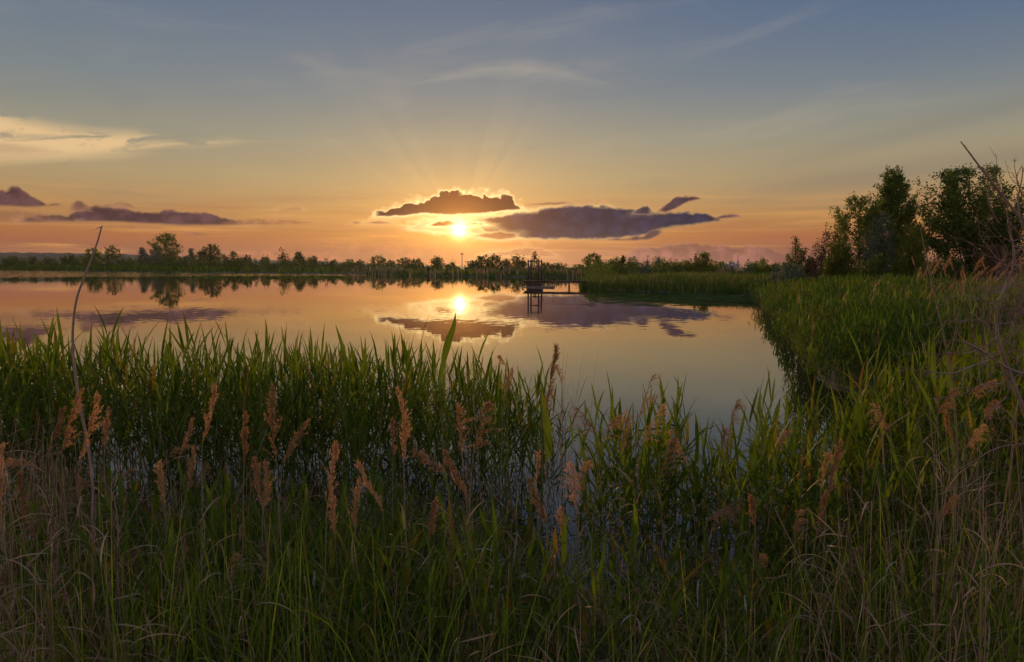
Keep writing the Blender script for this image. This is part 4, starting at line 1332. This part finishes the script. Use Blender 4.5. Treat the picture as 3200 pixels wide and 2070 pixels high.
R5([
    (325, 378, 360, 680, 'd', "long curved rust plume left below the tallest reed blade"),
    (310, 500, 315, 660, 's', "thin brown plume hugging the left of the long curved plume"),
    (160, 685, 270, 890, 'd', "rust plume hooked over to the left below the long curved plume"),
    (170, 760, 150, 990, 'd', "straight rust plume left of the hooked one"),
    (540, 645, 635, 840, 'd', "dense rust plume leaning left beneath the sun's reflection"),
    (495, 830, 465, 1010, 'd', "small upright tan plume left of the dense leaning plume"),
    (715, 430, 660, 640, 'a', "reddish plume leaning right under the sun's reflection"),
    (590, 450, 610, 650, 'a', "reddish loose plume left of its right-leaning neighbour"),
    (640, 700, 655, 800, 'a', "brown loose plume just above the dense leaning one"),
    (830, 285, 790, 410, 'a', "airy maroon plume at the upper right end of the reed bed"),
    (775, 225, 800, 270, 'a', "tiny dark plume tip above the airy maroon plume"),
    (1015, 190, 970, 470, 's', "slender maroon spike standing highest at the open water's left edge"),
    (1015, 270, 1040, 345, 'a', "tiny reddish plume right of the slender maroon spike"),
    (1105, 447, 1190, 560, 'a', "reddish plume nodding left over the open water"),
    (1305, 470, 1210, 580, 'b', "bushy reddish plume at the left of the open-water clump"),
    (1430, 310, 1370, 490, 'a', "highest feathery plume of the open-water clump leaning right"),
    (1465, 440, 1385, 600, 'a', "loose reddish plume right beneath the highest feathery one"),
    (1320, 490, 1290, 640, 'a', "reddish plume in the middle of the open-water clump"),
    (1160, 690, 1115, 830, 'b', "curly brown plume low at the left of the open-water clump"),
    (1090, 690, 1100, 880, 'a', "thin brown plume left beside the curly one"),
    (1520, 545, 1580, 700, 'a', "reddish plume leaning left, right of the open-water clump"),
    (1510, 580, 1460, 750, 'a', "pale thin plume between open-water clump and its right neighbour"),
    (905, 760, 975, 940, 'd', "brown plume leaning left at the foot of the broad drooping blade"),
    (1040, 880, 1055, 1060, 's', "narrow rust plume low in the centre grass"),
    (400, 640, 540, 730, 'a', "airy tan plume lying over to the left below the sun's reflection"),
    (940, 640, 930, 780, 's', "very thin reddish plume just left of the broad drooping blade's tip"),
    (985, 1100, 975, 1240, 's', "thin brown plume low down left of the narrow rust plume"),
], 0.7273, 1000, 950)
R5([
    (280, 415, 250, 530, 'a', "small reddish plume hanging before the first right bank reeds"),
    (225, 540, 208, 670, 'b', "bushy reddish plume in the gap before the right bank"),
    (505, 560, 450, 640, 'b', "round tangled rust plume among the right bank reeds"),
    (720, 600, 665, 830, 'd', "long rust plume leaning right, middle of the right bank reeds"),
    (660, 820, 618, 1000, 'd', "lower rust plume continuing beneath the long leaning one"),
    (680, 650, 640, 800, 'a', "loose rust plume just left of the long leaning one"),
    (345, 830, 360, 970, 'd', "short rust plume low between gap and right bank"),
    (280, 845, 150, 930, 'o', "grey plume lying to the right low over the water gap"),
    (875, 430, 940, 550, 'a', "tan plume leaning left beside a snapped reed"),
    (1210, 375, 1140, 475, 'b', "wide bushy tan plume right of the tall dry stalk"),
    (1380, 335, 1280, 385, 'b', "upper tan plume nodding right by the thorn twigs"),
    (1400, 430, 1335, 500, 'b', "middle tan plume nodding right by the thorn twigs"),
    (1335, 530, 1262, 620, 'b', "lower tan plume nodding right by the thorn twigs"),
    (1210, 820, 1150, 910, 'a', "brown plume low in front of the right bank stalks"),
    (810, 1040, 735, 1120, 'g', "loose greenish plume nodding right low on the right"),
    (385, 1080, 345, 1145, 'a', "little brown plume low before the right bank"),
    (545, 890, 530, 980, 'a', "small brown plume left of the lower rust plume"),
    (1180, 480, 1205, 590, 's', "thin tan plume hanging under the wide bushy one"),
], 0.7275, 2100, 950)
RP = np.random.default_rng(91)
for i, (tx_, ty_, bx_, by_, stl, lab) in enumerate(PL):
    Lp = math.hypot(tx_ - bx_, ty_ - by_)
    base_len = {'d': 0.25, 's': 0.20, 'a': 0.20, 'b': 0.20, 'g': 0.22, 'o': 0.18}[stl]
    d0 = min(max(base_len * F / max(Lp, 40), 2.9), 5.3)
    if by_ > 1550: d0 = min(d0, 3.1)
    if 1750 < tx_ < 2400 and by_ < 1500: d0 = min(max(d0, 4.0), 4.2)
    if tx_ >= 2400: d0 = min(d0, 3.6)
    P2 = at(tx_, ty_, d0 - 0.03); P1 = at(bx_, by_, d0)
    gx = P1.x + (P1.x - P2.x) * 0.55 + RP.normal(0, 0.03)
    gz_ = max(float(groundz(np.array([gx]), np.array([d0]))[0]), -0.05)
    base = Vector((gx, d0, gz_))
    root = empty('plumed_reed', base); tag(root, lab, 'reed plume', 'last year\'s plumed reeds')
    a, b_ = np.array(P1 - base), np.array(P2 - base)
    up = np.array([0, 0, 1.0]); Lr = np.linalg.norm(b_ - a)
    mid = a + (b_ - a) * 0.5
    if stl in 'ba':
        mid = mid + up * Lr * (0.28 if stl == 'b' else 0.10)
    else:
        mid = mid + up * Lr * 0.02 + np.array([RP.normal(0, 0.05) * Lr, 0, 0])
    tq = np.linspace(0, 1, 9)[:, None]
    rach = a * (1 - tq) ** 2 + 2 * mid * tq * (1 - tq) + b_ * tq ** 2
    mat = M_plume if stl in 'dabs' else M_plume2
    link('plume', plume_mesh(rach, stl in 'agbo', mat, RP, {'d': 1, 's': 0.35, 'a': 1.1, 'b': 1.6, 'g': 1.2, 'o': 1.3}[stl]), root)
    V, Fq = tube([(0, 0, -0.02), a * np.array([0.35, 1, 0.5]) + np.array([0.01, 0, 0]), a * np.array([0.85, 1, 0.9]), a], [0.0032, 0.0028, 0.0022, 0.002], 5, 4)
    MB().add(V, Fq).build('stem', M_stem, root, True)
    for k in range(2):
        f = RP.uniform(0.35, 0.8)
        bpos = a * np.array([f * f, 1, f])
        V, q = ribbon_batch([bpos], RP.uniform(0, 6.28), RP.uniform(0.7, 1.3), RP.uniform(0.8, 2.4), RP.uniform(0.15, 0.3), 0.009, 8, 1.4, 'leaf', 0.3, RP.normal(0, 1))
        link('leaf', mesh_np('leaf', V, q, M_dead, True), root)

# plumed dead reeds on the right bank, behind (tan haze of plumes)
proto = []
for k in range(5):
    H_ = 1.9
    sx_ = RP.uniform(-0.12, 0.12)
    rach = np.stack([np.linspace(sx_ * .7, sx_ + 0.1 * np.sign(sx_ + .01), 9), np.zeros(9), np.linspace(H_ - 0.28, H_, 9)], -1)
    rach[:, 0] += np.linspace(0, 1, 9) ** 2 * 0.06
    pm = plume_mesh(rach, False, M_plume, RP, 1.2)
    V, Fq = tube([(0, 0, 0), (sx_ * 0.2, 0, H_ * 0.5), tuple(rach[0])], [0.006, 0.005, 0.003], 4, 3)
    proto.append((pm, MB().add(V, Fq).mesh('stem', M_stem, True)))
first = None
for k in range(64):
    y = RP.uniform(12, 17); px = RP.uniform(2890, 3230)
    if k % 4 == 0: px = RP.uniform(2600, 2900); y = RP.uniform(14, 24)
    x = (px - 1600) / F * y
    zt = at(px, RP.uniform(795, 900) if px > 2880 else RP.uniform(860, 960), y).z
    gz_ = float(groundz(np.array([x]), np.array([y]))[0])
    sc = max(0.6, (zt - gz_) / 1.9)
    o = empty('old_reed', (x, y, gz_), 0); o.scale = (sc,) * 3
    o.rotation_euler.x = RP.normal(0, .08); o.rotation_euler.y = RP.normal(0, .12)
    tag(o, "old tan plumed reed among its alike behind the thorn bush on the right bank" if px > 2880 else "single tan plume sticking out of the green reed field before the trees",
        'reed plume', 'old reeds on the right bank' if px > 2880 else 'plumes in the green reed field')
    pm, sm = proto[k % 5]
    link('plume', pm, o); link('stem', sm, o)
X = r.uniform(5.5, 15, 2600); Y = r.uniform(8, 18, 2600); px = X / Y * F + 1600
keep = (px > 2860) & (px < 3400) & (r.uniform(0, 1, len(X)) < np.interp(px, [2860, 3050, 3250], [0.15, 0.8, 1]))
X, Y = X[keep], Y[keep]; Z = groundz(X, Y); N = len(X)
V, q = ribbon_batch(np.stack([X, Y, Z], -1), r.uniform(0, 6.28, N), 1.5 - np.abs(r.normal(0, .15, N)), r.uniform(0, .7, N), r.uniform(1.2, 2.0, N), r.uniform(.006, .014, N), 4, 2, 'grass')
tag(link('old_reeds', mesh_np('old_reeds', V, q, M_dead)), "brown mass of old reeds behind the bare thorn bush", 'reeds', kind='stuff')

# ------------------------------------------------------------------ tall single stalks
def stalk(name, pts, Y, rad, mat, label, cat='dry stalk', extra=None):
    P = [at(px, py, Y) for px, py in pts]
    b0 = P[-1].copy(); b0.z = float(max(0, groundz(np.array([b0.x]), np.array([Y]))[0]))
    root = empty(name, b0); tag(root, label, cat)
    Q = [tuple(p - b0) for p in P] + [(0, 0, -0.02)]
    V, Fq = tube(Q, rad, 6, 5)
    MB().add(V, Fq).build('stem', mat, root, True)
    # nodes along the cane
    mb = MB()
    for k in range(2, len(Q) - 1, 1):
        c_ = np.array(Q[k]); rr0 = np.interp(k / (len(Q) - 1), np.linspace(0, 1, len(rad)), rad)
        V, Fq = tube([c_ - [0, 0, .004], c_, c_ + [0, 0, .004]], [rr0 * 1.05, rr0 * 1.35, rr0 * 1.05], 6, 2)
        mb.add(V, Fq)
    mb.build('node', mat, root, True)
    if extra:
        for e in extra:
            P_ = [tuple(at(a_, b_, Y) - b0) for a_, b_ in e]
            V, Fq = tube(P_, [rad[0] * 1.1, rad[0] * 0.3], 4, 4)
            MB().add(V, Fq).build('leaf', mat, root, True)
    return root


stalk('bent_stalk', [(319, 706), (300, 770), (270, 850), (241, 930), (229, 1010), (228, 1090), (238, 1190), (256, 1300), (276, 1400), (290, 1530), (291, 1660)], 3.1,
      [0.0028, 0.0042, 0.005, 0.0055, 0.006, 0.006, 0.007], M_dryst, "tall bent dry stalk rising above the reeds at the left up into the sky", extra=[[(318, 712), (310, 712), (298, 716)]])
stalk('leaning_stalk', [(2876, 712), (2892, 787), (2909, 866), (2931, 963), (2949, 1047), (2973, 1168), (2984, 1277), (2990, 1500)], 3.6,
      [0.0015, 0.0045, 0.005, 0.0055, 0.006], M_stem, "long straw-coloured stalk leaning left in front of the poplar's right foot")
stalk('leaning_stalk', [(3305 - 1000 + 650, 1330), (2965, 1450), (2972, 1560), (2980, 1700)], 3.3, [0.002, 0.003, 0.004], M_stem, "short straw-coloured stalk below the bushy tan plume on the right")
stalk('straight_stalk', [(860, 1275), (800, 1430), (740, 1560), (690, 1680)], 3.5, [0.0015, 0.0025, 0.003], M_stem, "thin grey stalk slanting right across the left reed bed")
stalk('straight_stalk', [(2905, 1265), (2915, 1400), (2925, 1520), (2932, 1700)], 3.4, [0.002, 0.004, 0.005], M_stem, "thick straight straw stalk right of the snapped reed")
stalk('snapped_reed', [(2846, 1290), (2790, 1325), (2760, 1360), (2762, 1450), (2775, 1600), (2785, 1720)], 3.7, [0.002, 0.004, 0.006, 0.006], M_dead, "snapped pale reed bent sharply to the right among the bank reeds")

# ------------------------------------------------------------------ bare thorn bush at the right edge
RT = np.random.default_rng(55)
tb = empty('thorn_bush', (at(3240, 1500, 3.4).x, 3.4, float(groundz(np.array([2.6]), np.array([3.4]))[0])))
tag(tb, "bare thorny bush with reddish branches filling the right edge", 'bush')
tb0 = tb.location.copy()


def limb(pts, r0, r1, Y=3.3, twigs=6, tl=70, side=None, thorns=False):
    Ys = [Y] * len(pts) if not isinstance(Y, (list, tuple)) else np.interp(np.linspace(0, 1, len(pts)), np.linspace(0, 1, len(Y)), Y)
    P = np.array([tuple(at(a_, b_, yy) - tb0) for (a_, b_), yy in zip(pts, Ys)])
    mb = MB()
    Pj = P + RT.normal(0, 0.004, P.shape)
    V, Fq = tube(Pj, np.linspace(r0, r1, len(P)), 6, 5); mb.add(V, Fq)
    o = mb.build('branch', M_twig, tb, True)
    n = twigs
    if n:
        mt = MB()
        ts = np.sort(RT.uniform(0.08, 0.98, n))
        tq = np.linspace(0, 1, len(P))
        for k, t_ in enumerate(ts):
            b_ = np.array([np.interp(t_, tq, Pj[:, c]) for c in range(3)])
            axd = Pj[min(int(t_ * (len(P) - 1)) + 1, len(P) - 1)] - Pj[int(t_ * (len(P) - 1) * 0.999)]
            axd = axd / (np.linalg.norm(axd) + 1e-9)
            dr = axd * 0.8 + RT.normal(0, 0.7, 3) * np.array([1, 0.5, 1])
            if side is not None: dr = dr + np.array(side)
            dr /= np.linalg.norm(dr)
            ll = tl / F * 3.3 * RT.uniform(0.4, 1.4)
            c1 = b_ + dr * ll * 0.5 + RT.normal(0, 0.06, 3) * ll
            c2 = b_ + dr * ll + RT.normal(0, 0.12, 3) * ll
            V, Fq = tube([b_, c1, c2], [r1 * 0.8 + 0.0012, 0.0013, 0.0007], 4, 4); mt.add(V, Fq)
            for z_ in range(3):
                s_ = b_ + (c2 - b_) * RT.uniform(0.3, 0.9)
                d2 = dr + RT.normal(0, 0.8, 3); d2 /= np.linalg.norm(d2)
                V, Fq = tube([s_, s_ + d2 * ll * RT.uniform(0.15, 0.5)], [0.0010, 0.0006], 3, 2); mt.add(V, Fq)
        mt.build('twig', M_twig, o, True)
    if thorns:
        mt = MB()
        for t_ in np.linspace(0.05, 0.98, 34):
            b_ = np.array([np.interp(t_, np.linspace(0, 1, len(P)), Pj[:, c]) for c in range(3)])
            d2 = RT.normal(0, 1, 3); d2[2] = abs(d2[2]) * 0.5; d2 /= np.linalg.norm(d2)
            V, Fq = tube([b_, b_ + d2 * RT.uniform(0.006, 0.014)], [0.0016, 0.0006], 3, 1); mt.add(V, Fq)
        mt.build('thorns', M_twig, o, True)


limb([(3330, 840), (3260, 745), (3190, 690), (3130, 622), (3085, 555), (3045, 490), (3008, 444)], 0.008, 0.002, 2.9, twigs=5, tl=40, thorns=True)
limb([(3270, 1500), (3200, 1300), (3130, 1110), (3118, 1040), (3122, 960), (3160, 850), (3166, 770), (3152, 690)], 0.011, 0.003, 3.2, twigs=12, tl=110)
limb([(3290, 1200), (3200, 1166), (3150, 1145), (3097, 1121), (3060, 1090), (3010, 1075)], 0.008, 0.003, 3.0, twigs=8, tl=90)
limb([(3097, 1121), (3040, 1140), (2975, 1166), (2900, 1160), (2842, 1150), (2800, 1135)], 0.004, 0.0012, 3.0, twigs=8, tl=70)
limb([(3115, 1060), (3060, 1095), (3000, 1108), (2930, 1105), (2870, 1100)], 0.0035, 0.0012, 3.1, twigs=8, tl=60)
limb([(3135, 1150), (3150, 1200), (3145, 1240), (3110, 1278), (3070, 1310)], 0.004, 0.0015, 3.1, twigs=5, tl=60)
limb([(3260, 960), (3210, 965), (3150, 970), (3090, 945), (3020, 925), (2960, 930)], 0.005, 0.0015, 3.3, twigs=9, tl=90)
limb([(3300, 900), (3230, 800), (3190, 690), (3178, 620), (3192, 560), (3198, 525)], 0.006, 0.0015, 3.4, twigs=9, tl=70, side=(0, 0, 0.4))
limb([(3250, 860), (3210, 760), (3155, 690), (3140, 630), (3125, 590), (3108, 548)], 0.004, 0.0012, 3.2, twigs=7, tl=60, side=(0, 0, 0.5))
limb([(3120, 700), (3098, 650), (3092, 600), (3100, 560), (3082, 520)], 0.003, 0.001, 3.1, twigs=5, tl=40, side=(0, 0, 0.5))
limb([(3200, 820), (3150, 830), (3110, 800), (3080, 765), (3050, 730)], 0.004, 0.0012, 3.5, twigs=9, tl=90)
limb([(3260, 1030), (3180, 1010), (3110, 1015), (3050, 1000), (3000, 1010), (2940, 1000)], 0.004, 0.0012, 3.6, twigs=10, tl=100)
limb([(3280, 1350), (3180, 1240), (3120, 1200), (3050, 1210), (2990, 1240), (2900, 1245)], 0.004, 0.0012, 3.4, twigs=8, tl=80)
limb([(3300, 1400), (3200, 1390), (3110, 1400), (3040, 1440), (2960, 1490)], 0.004, 0.0012, 3.3, twigs=6, tl=70)
limb([(3300, 700), (3240, 640), (3200, 610), (3180, 560), (3196, 520)], 0.004, 0.0015, 3.0, twigs=6, tl=50, side=(0, 0, 0.3))
for k in range(22):
    x0 = RT.uniform(3060, 3280); y0 = RT.uniform(780, 1250)
    a_ = RT.uniform(-2.8, -0.3)
    l_ = RT.uniform(90, 240)
    pts = [(x0 + math.cos(a_ + 0.25 * j * RT.normal()) * l_ * j / 3, y0 + math.sin(a_) * l_ * j / 3 + RT.normal(0, 8)) for j in range(4)]
    limb(pts, 0.0028, 0.001, float(RT.uniform(3.3, 4.6)), twigs=6, tl=80)

# ------------------------------------------------------------------ sluice tower, footbridge, float
YS = 75.0
ang = math.radians(-16)
c0 = at(1672, 899, YS)
sl = empty('sluice_tower', (c0.x, YS, 0), ang)
tag(sl, "small sluice tower, a steel frame on a concrete block standing in the water", 'sluice')
M1 = lambda n: n / F * YS
bw = M1(44) / 2
V, Fc = box(-bw, bw, -0.65, 0.65, -0.6, 0.60)
MB().add(V, Fc).build('concrete_block', M_conc, sl)
for k in range(4):
    z0 = 0.06 + 0.135 * k
    V, Fc = box(-bw - 0.03 - 0.02 * (k % 2), bw + 0.03 + 0.03 * ((k + 1) % 2), -0.70, -0.652, z0, z0 + 0.10)
    MB().add(V, Fc).build('board', M_wood, sl)
V, Fc = box(-bw - 0.42, bw + 0.02, -0.80, 0.80, 0.602, 0.72)
MB().add(V, Fc).build('deck', M_wood, sl)
V, Fc = box(-bw - 0.30, -bw - 0.05, -0.55, -0.45, 0.40, 0.60)
MB().add(V, Fc).build('bracket', M_wood, sl)
topz = at(1672, 812, YS).z
fx = M1(33.5) / 2; cx = -0.02
for (sx_, sy_) in ((-1, -1), (1, -1), (-1, 1), (1, 1)):
    xx = cx + sx_ * fx * 1.0
    yy = sy_ * 0.62
    w = 0.07
    V, Fc = box(xx - w, xx + w, yy - w, yy + w, 0.722, topz - 0.72 + 0.72)
    MB().add(V, Fc).build('post', M_rail, sl)
for zz in (topz - 0.22, topz - 1.02, 1.02):
    for sy_ in (-1, 1):
        V, Fc = box(cx - fx + 0.072, cx + fx - 0.072, sy_ * 0.62 - 0.03, sy_ * 0.62 + 0.03, zz, zz + 0.06)
        MB().add(V, Fc).build('rail', M_rail, sl)
    for sx_ in (-1, 1):
        V, Fc = box(cx + sx_ * fx - 0.03, cx + sx_ * fx + 0.03, -0.548, 0.548, zz, zz + 0.06)
        MB().add(V, Fc).build('rail', M_rail, sl)

br = empty('footbridge', (c0.x, YS, 0), ang)
tag(br, "narrow footbridge with thin railings from the sluice tower to the grass tongue", 'footbridge')
x0b, x1b = bw + 0.025, bw + 0.025 + M1(150)
V, Fc = box(x0b, x1b, -0.42, 0.42, 0.66, 0.74)
MB().add(V, Fc).build('deck', M_wood, br)
for sy_ in (-1, 1):
    V, Fc = box(x0b, x1b, sy_ * 0.36 - 0.06, sy_ * 0.36 + 0.06, 0.50, 0.657)
    MB().add(V, Fc).build('beam', M_rail, br)
    for k in range(6):
        xx = x0b + 0.12 + k * 1.16
        if xx > x1b: break
        V, Fq = tube([(xx, sy_ * 0.40, 0.742), (xx, sy_ * 0.40, 1.85)], [0.014, 0.014], 6, 1)
        MB().add(V, Fq).build('railing_post', M_rail, br)
    for zz in (1.84,):
        V, Fq = tube([(x0b, sy_ * 0.43, zz), (x1b, sy_ * 0.43, zz)], [0.007, 0.007], 6, 1)
        MB().add(V, Fq).build('handrail', M_rail, br)
for xx in (x0b + 3.0, x1b - 0.3):
    for sy_ in (-1, 1):
        V, Fq = tube([(xx, sy_ * 0.3, -0.6), (xx, sy_ * 0.3, 0.50)], [0.05, 0.05], 8, 1)
        MB().add(V, Fq).build('pile', M_wood, br)

P = at(1672, 898, YS - 1.3)
V, Fq = tube([(-1.25, 0, 0.03), (-1.2, 0, 0.03), (0.2, 0, 0.05), (2.0, 0, 0.06), (2.08, 0, 0.06), (2.13, 0, 0.06)], [0.01, 0.04, 0.09, 0.15, 0.13, 0.03], 10, 3)
o = MB().add(V, Fq).build('floating_log', M_pipe, None, True, loc=(P.x - 0.05, YS - 1.5, 0.0))
tag(o, "pale floating log lying on the water against the sluice tower", 'log')

# ------------------------------------------------------------------ church and masts far behind
YC = 900.0
cb = at(2305, 849, YC)
ch = empty('church', (cb.x, YC, 0.4)); tag(ch, "far church with two blue onion-topped towers behind the bushes", 'church')


def lathe(prof_, cx_, cy_, n=14):
    V = []
    for rr0, z_ in prof_:
        for k in range(n):
            a_ = 2 * math.pi * k / n
            V.append((cx_ + rr0 * math.cos(a_), cy_ + rr0 * math.sin(a_), z_))
    m = len(prof_)
    q = [(i * n + k, i * n + (k + 1) % n, (i + 1) * n + (k + 1) % n, (i + 1) * n + k) for i in range(m - 1) for k in range(n)]
    return V, np.array(q)


hz = lambda py: at(2305, py, YC).z - 0.4
for dxp, dzp, dyy in ((0, 0, 0), (-15, -1.2, 6)):
    cx_ = dxp / F * YC
    s_ = 1.0 if dxp == 0 else 0.8
    V, Fc = box(cx_ - 1.9 * s_, cx_ + 1.9 * s_, dyy - 1.9 * s_, dyy + 1.9 * s_, 0, hz(836) + dzp)
    tw = MB().add(V, Fc).build('tower', M_white, ch)
    V, Fc = box(cx_ - 2.3 * s_, cx_ + 2.3 * s_, dyy - 2.3 * s_, dyy + 2.3 * s_, hz(836) + dzp + .003, hz(834) + dzp)
    MB().add(V, Fc).build('cornice', M_white, tw)
    z0 = hz(834) + dzp
    V, q = lathe([(1.7 * s_, z0 + .003), (2.4 * s_, z0 + 0.9), (3.0 * s_, z0 + 2.0), (2.6 * s_, z0 + 3.2), (1.5 * s_, z0 + 4.5), (0.9 * s_, z0 + 5.4), (1.4 * s_, z0 + 6.3), (0.9 * s_, z0 + 7.6), (0.4 * s_, z0 + 9.0), (0.3, z0 + 12.5)], cx_, dyy)
    MB().add(V, q).build('dome', M_dome, ch, True)
    V, Fc = box(cx_ - 0.3, cx_ + 0.3, dyy - 0.3, dyy + 0.3, z0 + 12.5, hz(798) + dzp)
    cr = MB().add(V, Fc)
    V, Fc = box(cx_ - 1.0, cx_ + 1.0, dyy - 0.2, dyy + 0.2, z0 + 14.0, z0 + 14.5)
    cr.add(V, Fc).build('cross', M_dome, ch)
V, Fc = box(-9, -2.5, 3, 22, 0, 6); MB().add(V, Fc).build('nave', M_white, ch)
V = [(-9.6, 2.6, 6.003), (-1.9, 2.6, 6.003), (-1.9, 22.4, 6.003), (-9.6, 22.4, 6.003), (-5.75, 2.6, 9.0), (-5.75, 22.4, 9.0)]
MB().add(V, [np.array([(0, 3, 2, 1), (1, 2, 5, 4), (3, 0, 4, 5)]), np.array([(0, 1, 4), (2, 3, 5)])]).build('roof', M_dome, ch)


def mast(px, top, Yd, w, label, plat):
    b0 = at(px, 838, Yd)
    o = empty('radio_mast', (b0.x, Yd, 0.4)); tag(o, label, 'mast')
    Ht = at(px, top, Yd).z - 0.4
    mb = MB()
    for k in range(3):
        a_ = 2.094 * k
        V, Fq = tube([(w * math.cos(a_), w * math.sin(a_), 0), (w * 0.5 * math.cos(a_), w * 0.5 * math.sin(a_), Ht * 0.95)], [w * 0.28, w * 0.2], 5, 1); mb.add(V, Fq)
    mb.build('legs', M_mast, o)
    mb = MB()
    nb = 14
    for k in range(nb):
        for j in range(3):
            z0, z1 = Ht * 0.95 * k / nb, Ht * 0.95 * (k + 1) / nb
            wa, wb = w * (1 - 0.5 * k / nb), w * (1 - 0.5 * (k + 1) / nb)
            a_, b_ = 2.094 * j, 2.094 * (j + 1)
            V, Fq = tube([(wa * math.cos(a_), wa * math.sin(a_), z0), (wb * math.cos(b_), wb * math.sin(b_), z1)], [w * 0.1] * 2, 4, 1); mb.add(V, Fq)
    mb.build('bracing', M_mast, o)
    V, Fq = tube([(0, 0, Ht * 0.9), (0, 0, Ht)], [w * 0.25] * 2, 5, 1)
    MB().add(V, Fq).build('antenna', M_mast, o)
    if plat:
        for a_ in (0.3, 2.4, 4.5):
            xx, yy = w * 2.2 * math.cos(a_), w * 2.2 * math.sin(a_)
            V, Fc = box(xx - w * .5, xx + w * .5, yy - w * .5, yy + w * .5, Ht * 0.86, Ht * 0.97)
            mb2 = MB().add(V, Fc)
            V, Fq = tube([(0, 0, Ht * 0.9), (xx, yy, Ht * 0.9)], [w * .15] * 2, 4, 1)
            mb2.add(V, Fq).build('panel_antenna', M_mast, o)


mast(1444, 790, 900, 0.75, "thin radio mast on the horizon right under the sun", True)
mast(2022, 804, 900, 0.6, "thin radio mast above the bushes right of the footbridge", False)

# ------------------------------------------------------------------ algae, floating twigs
r = np.random.default_rng(12)
n = 6500
pxa = r.uniform(1840, 2460, n); pya = r.uniform(917, 962, n)
pts = np.array([onwater(a_, b_, 0.006) for a_, b_ in zip(pxa, pya)])
wgt = np.interp(pya, [917, 928, 945, 958], [0.8, 0.6, 0.22, 0.0]) * np.interp(pxa, [1840, 2000, 2460], [0.2, 0.7, 0.9])
keep = (r.uniform(0, 1, n) < wgt) & (sdist(pts[:, 0], pts[:, 1]) < 0.2)
pts = pts[keep]; n = len(pts)
aang = np.arange(10) * 2 * np.pi / 10
rad = r.uniform(0.05, 0.30, n)[:, None] * (1 + 0.3 * r.normal(0, 1, (n, 10)).clip(-1.5, 1.5))
V = np.stack([pts[:, 0:1] + rad * np.cos(aang) * 1.7, pts[:, 1:2] + rad * np.sin(aang) * 0.9, np.repeat(0.004 + 0.0006 * r.integers(0, 12, n)[:, None] + 1e-5 * np.arange(n)[:, None], 10, 1)], -1)
tag(link('algae', mesh_np('algae', V, np.arange(n * 10).reshape(-1, 10), M_algae)), "dark green algae mats floating in front of the grass tongue", 'algae', kind='stuff')

# mud rim with pale scum at the tongue
for i, (pts_, lab) in enumerate((([(1996, 1346), (2030, 1343), (2060, 1340), (2108, 1338)], "dark thin twig floating on the open water behind the small clump"),
                                 ([(2085, 1333), (2100, 1328), (2112, 1336)], "tiny forked twig floating at the right end of the long dark twig"))):
    P = [Vector((*onwater(a_, b_), 0.005)) for a_, b_ in pts_]
    V, Fq = tube([tuple(p - P[0]) for p in P], [0.006, 0.012, 0.004], 5, 3)
    o = MB().add(V, Fq).build('floating_twig', M_bark, None, True, loc=P[0]); tag(o, lab, 'twig')

# ------------------------------------------------------------------ haze
HAZE = True
if HAZE:
    m_h, out = newmat('haze')
    nt = m_h.node_tree
    pv = nt.nodes.new('ShaderNodeVolumePrincipled')
    pv.inputs['Density'].default_value = 0.00003
    pv.inputs['Color'].default_value = (0.92, 0.92, 0.95, 1)
    pv.inputs['Anisotropy'].default_value = 0.68
    nt.links.new(pv.outputs[0], out.inputs['Volume'])
    V, Fc = box(-3300, 3300, -3300, 3300, -2.0, 66.0)
    hzb = MB().add(V, Fc).build('haze', m_h)
    tag(hzb, kind='stuff')
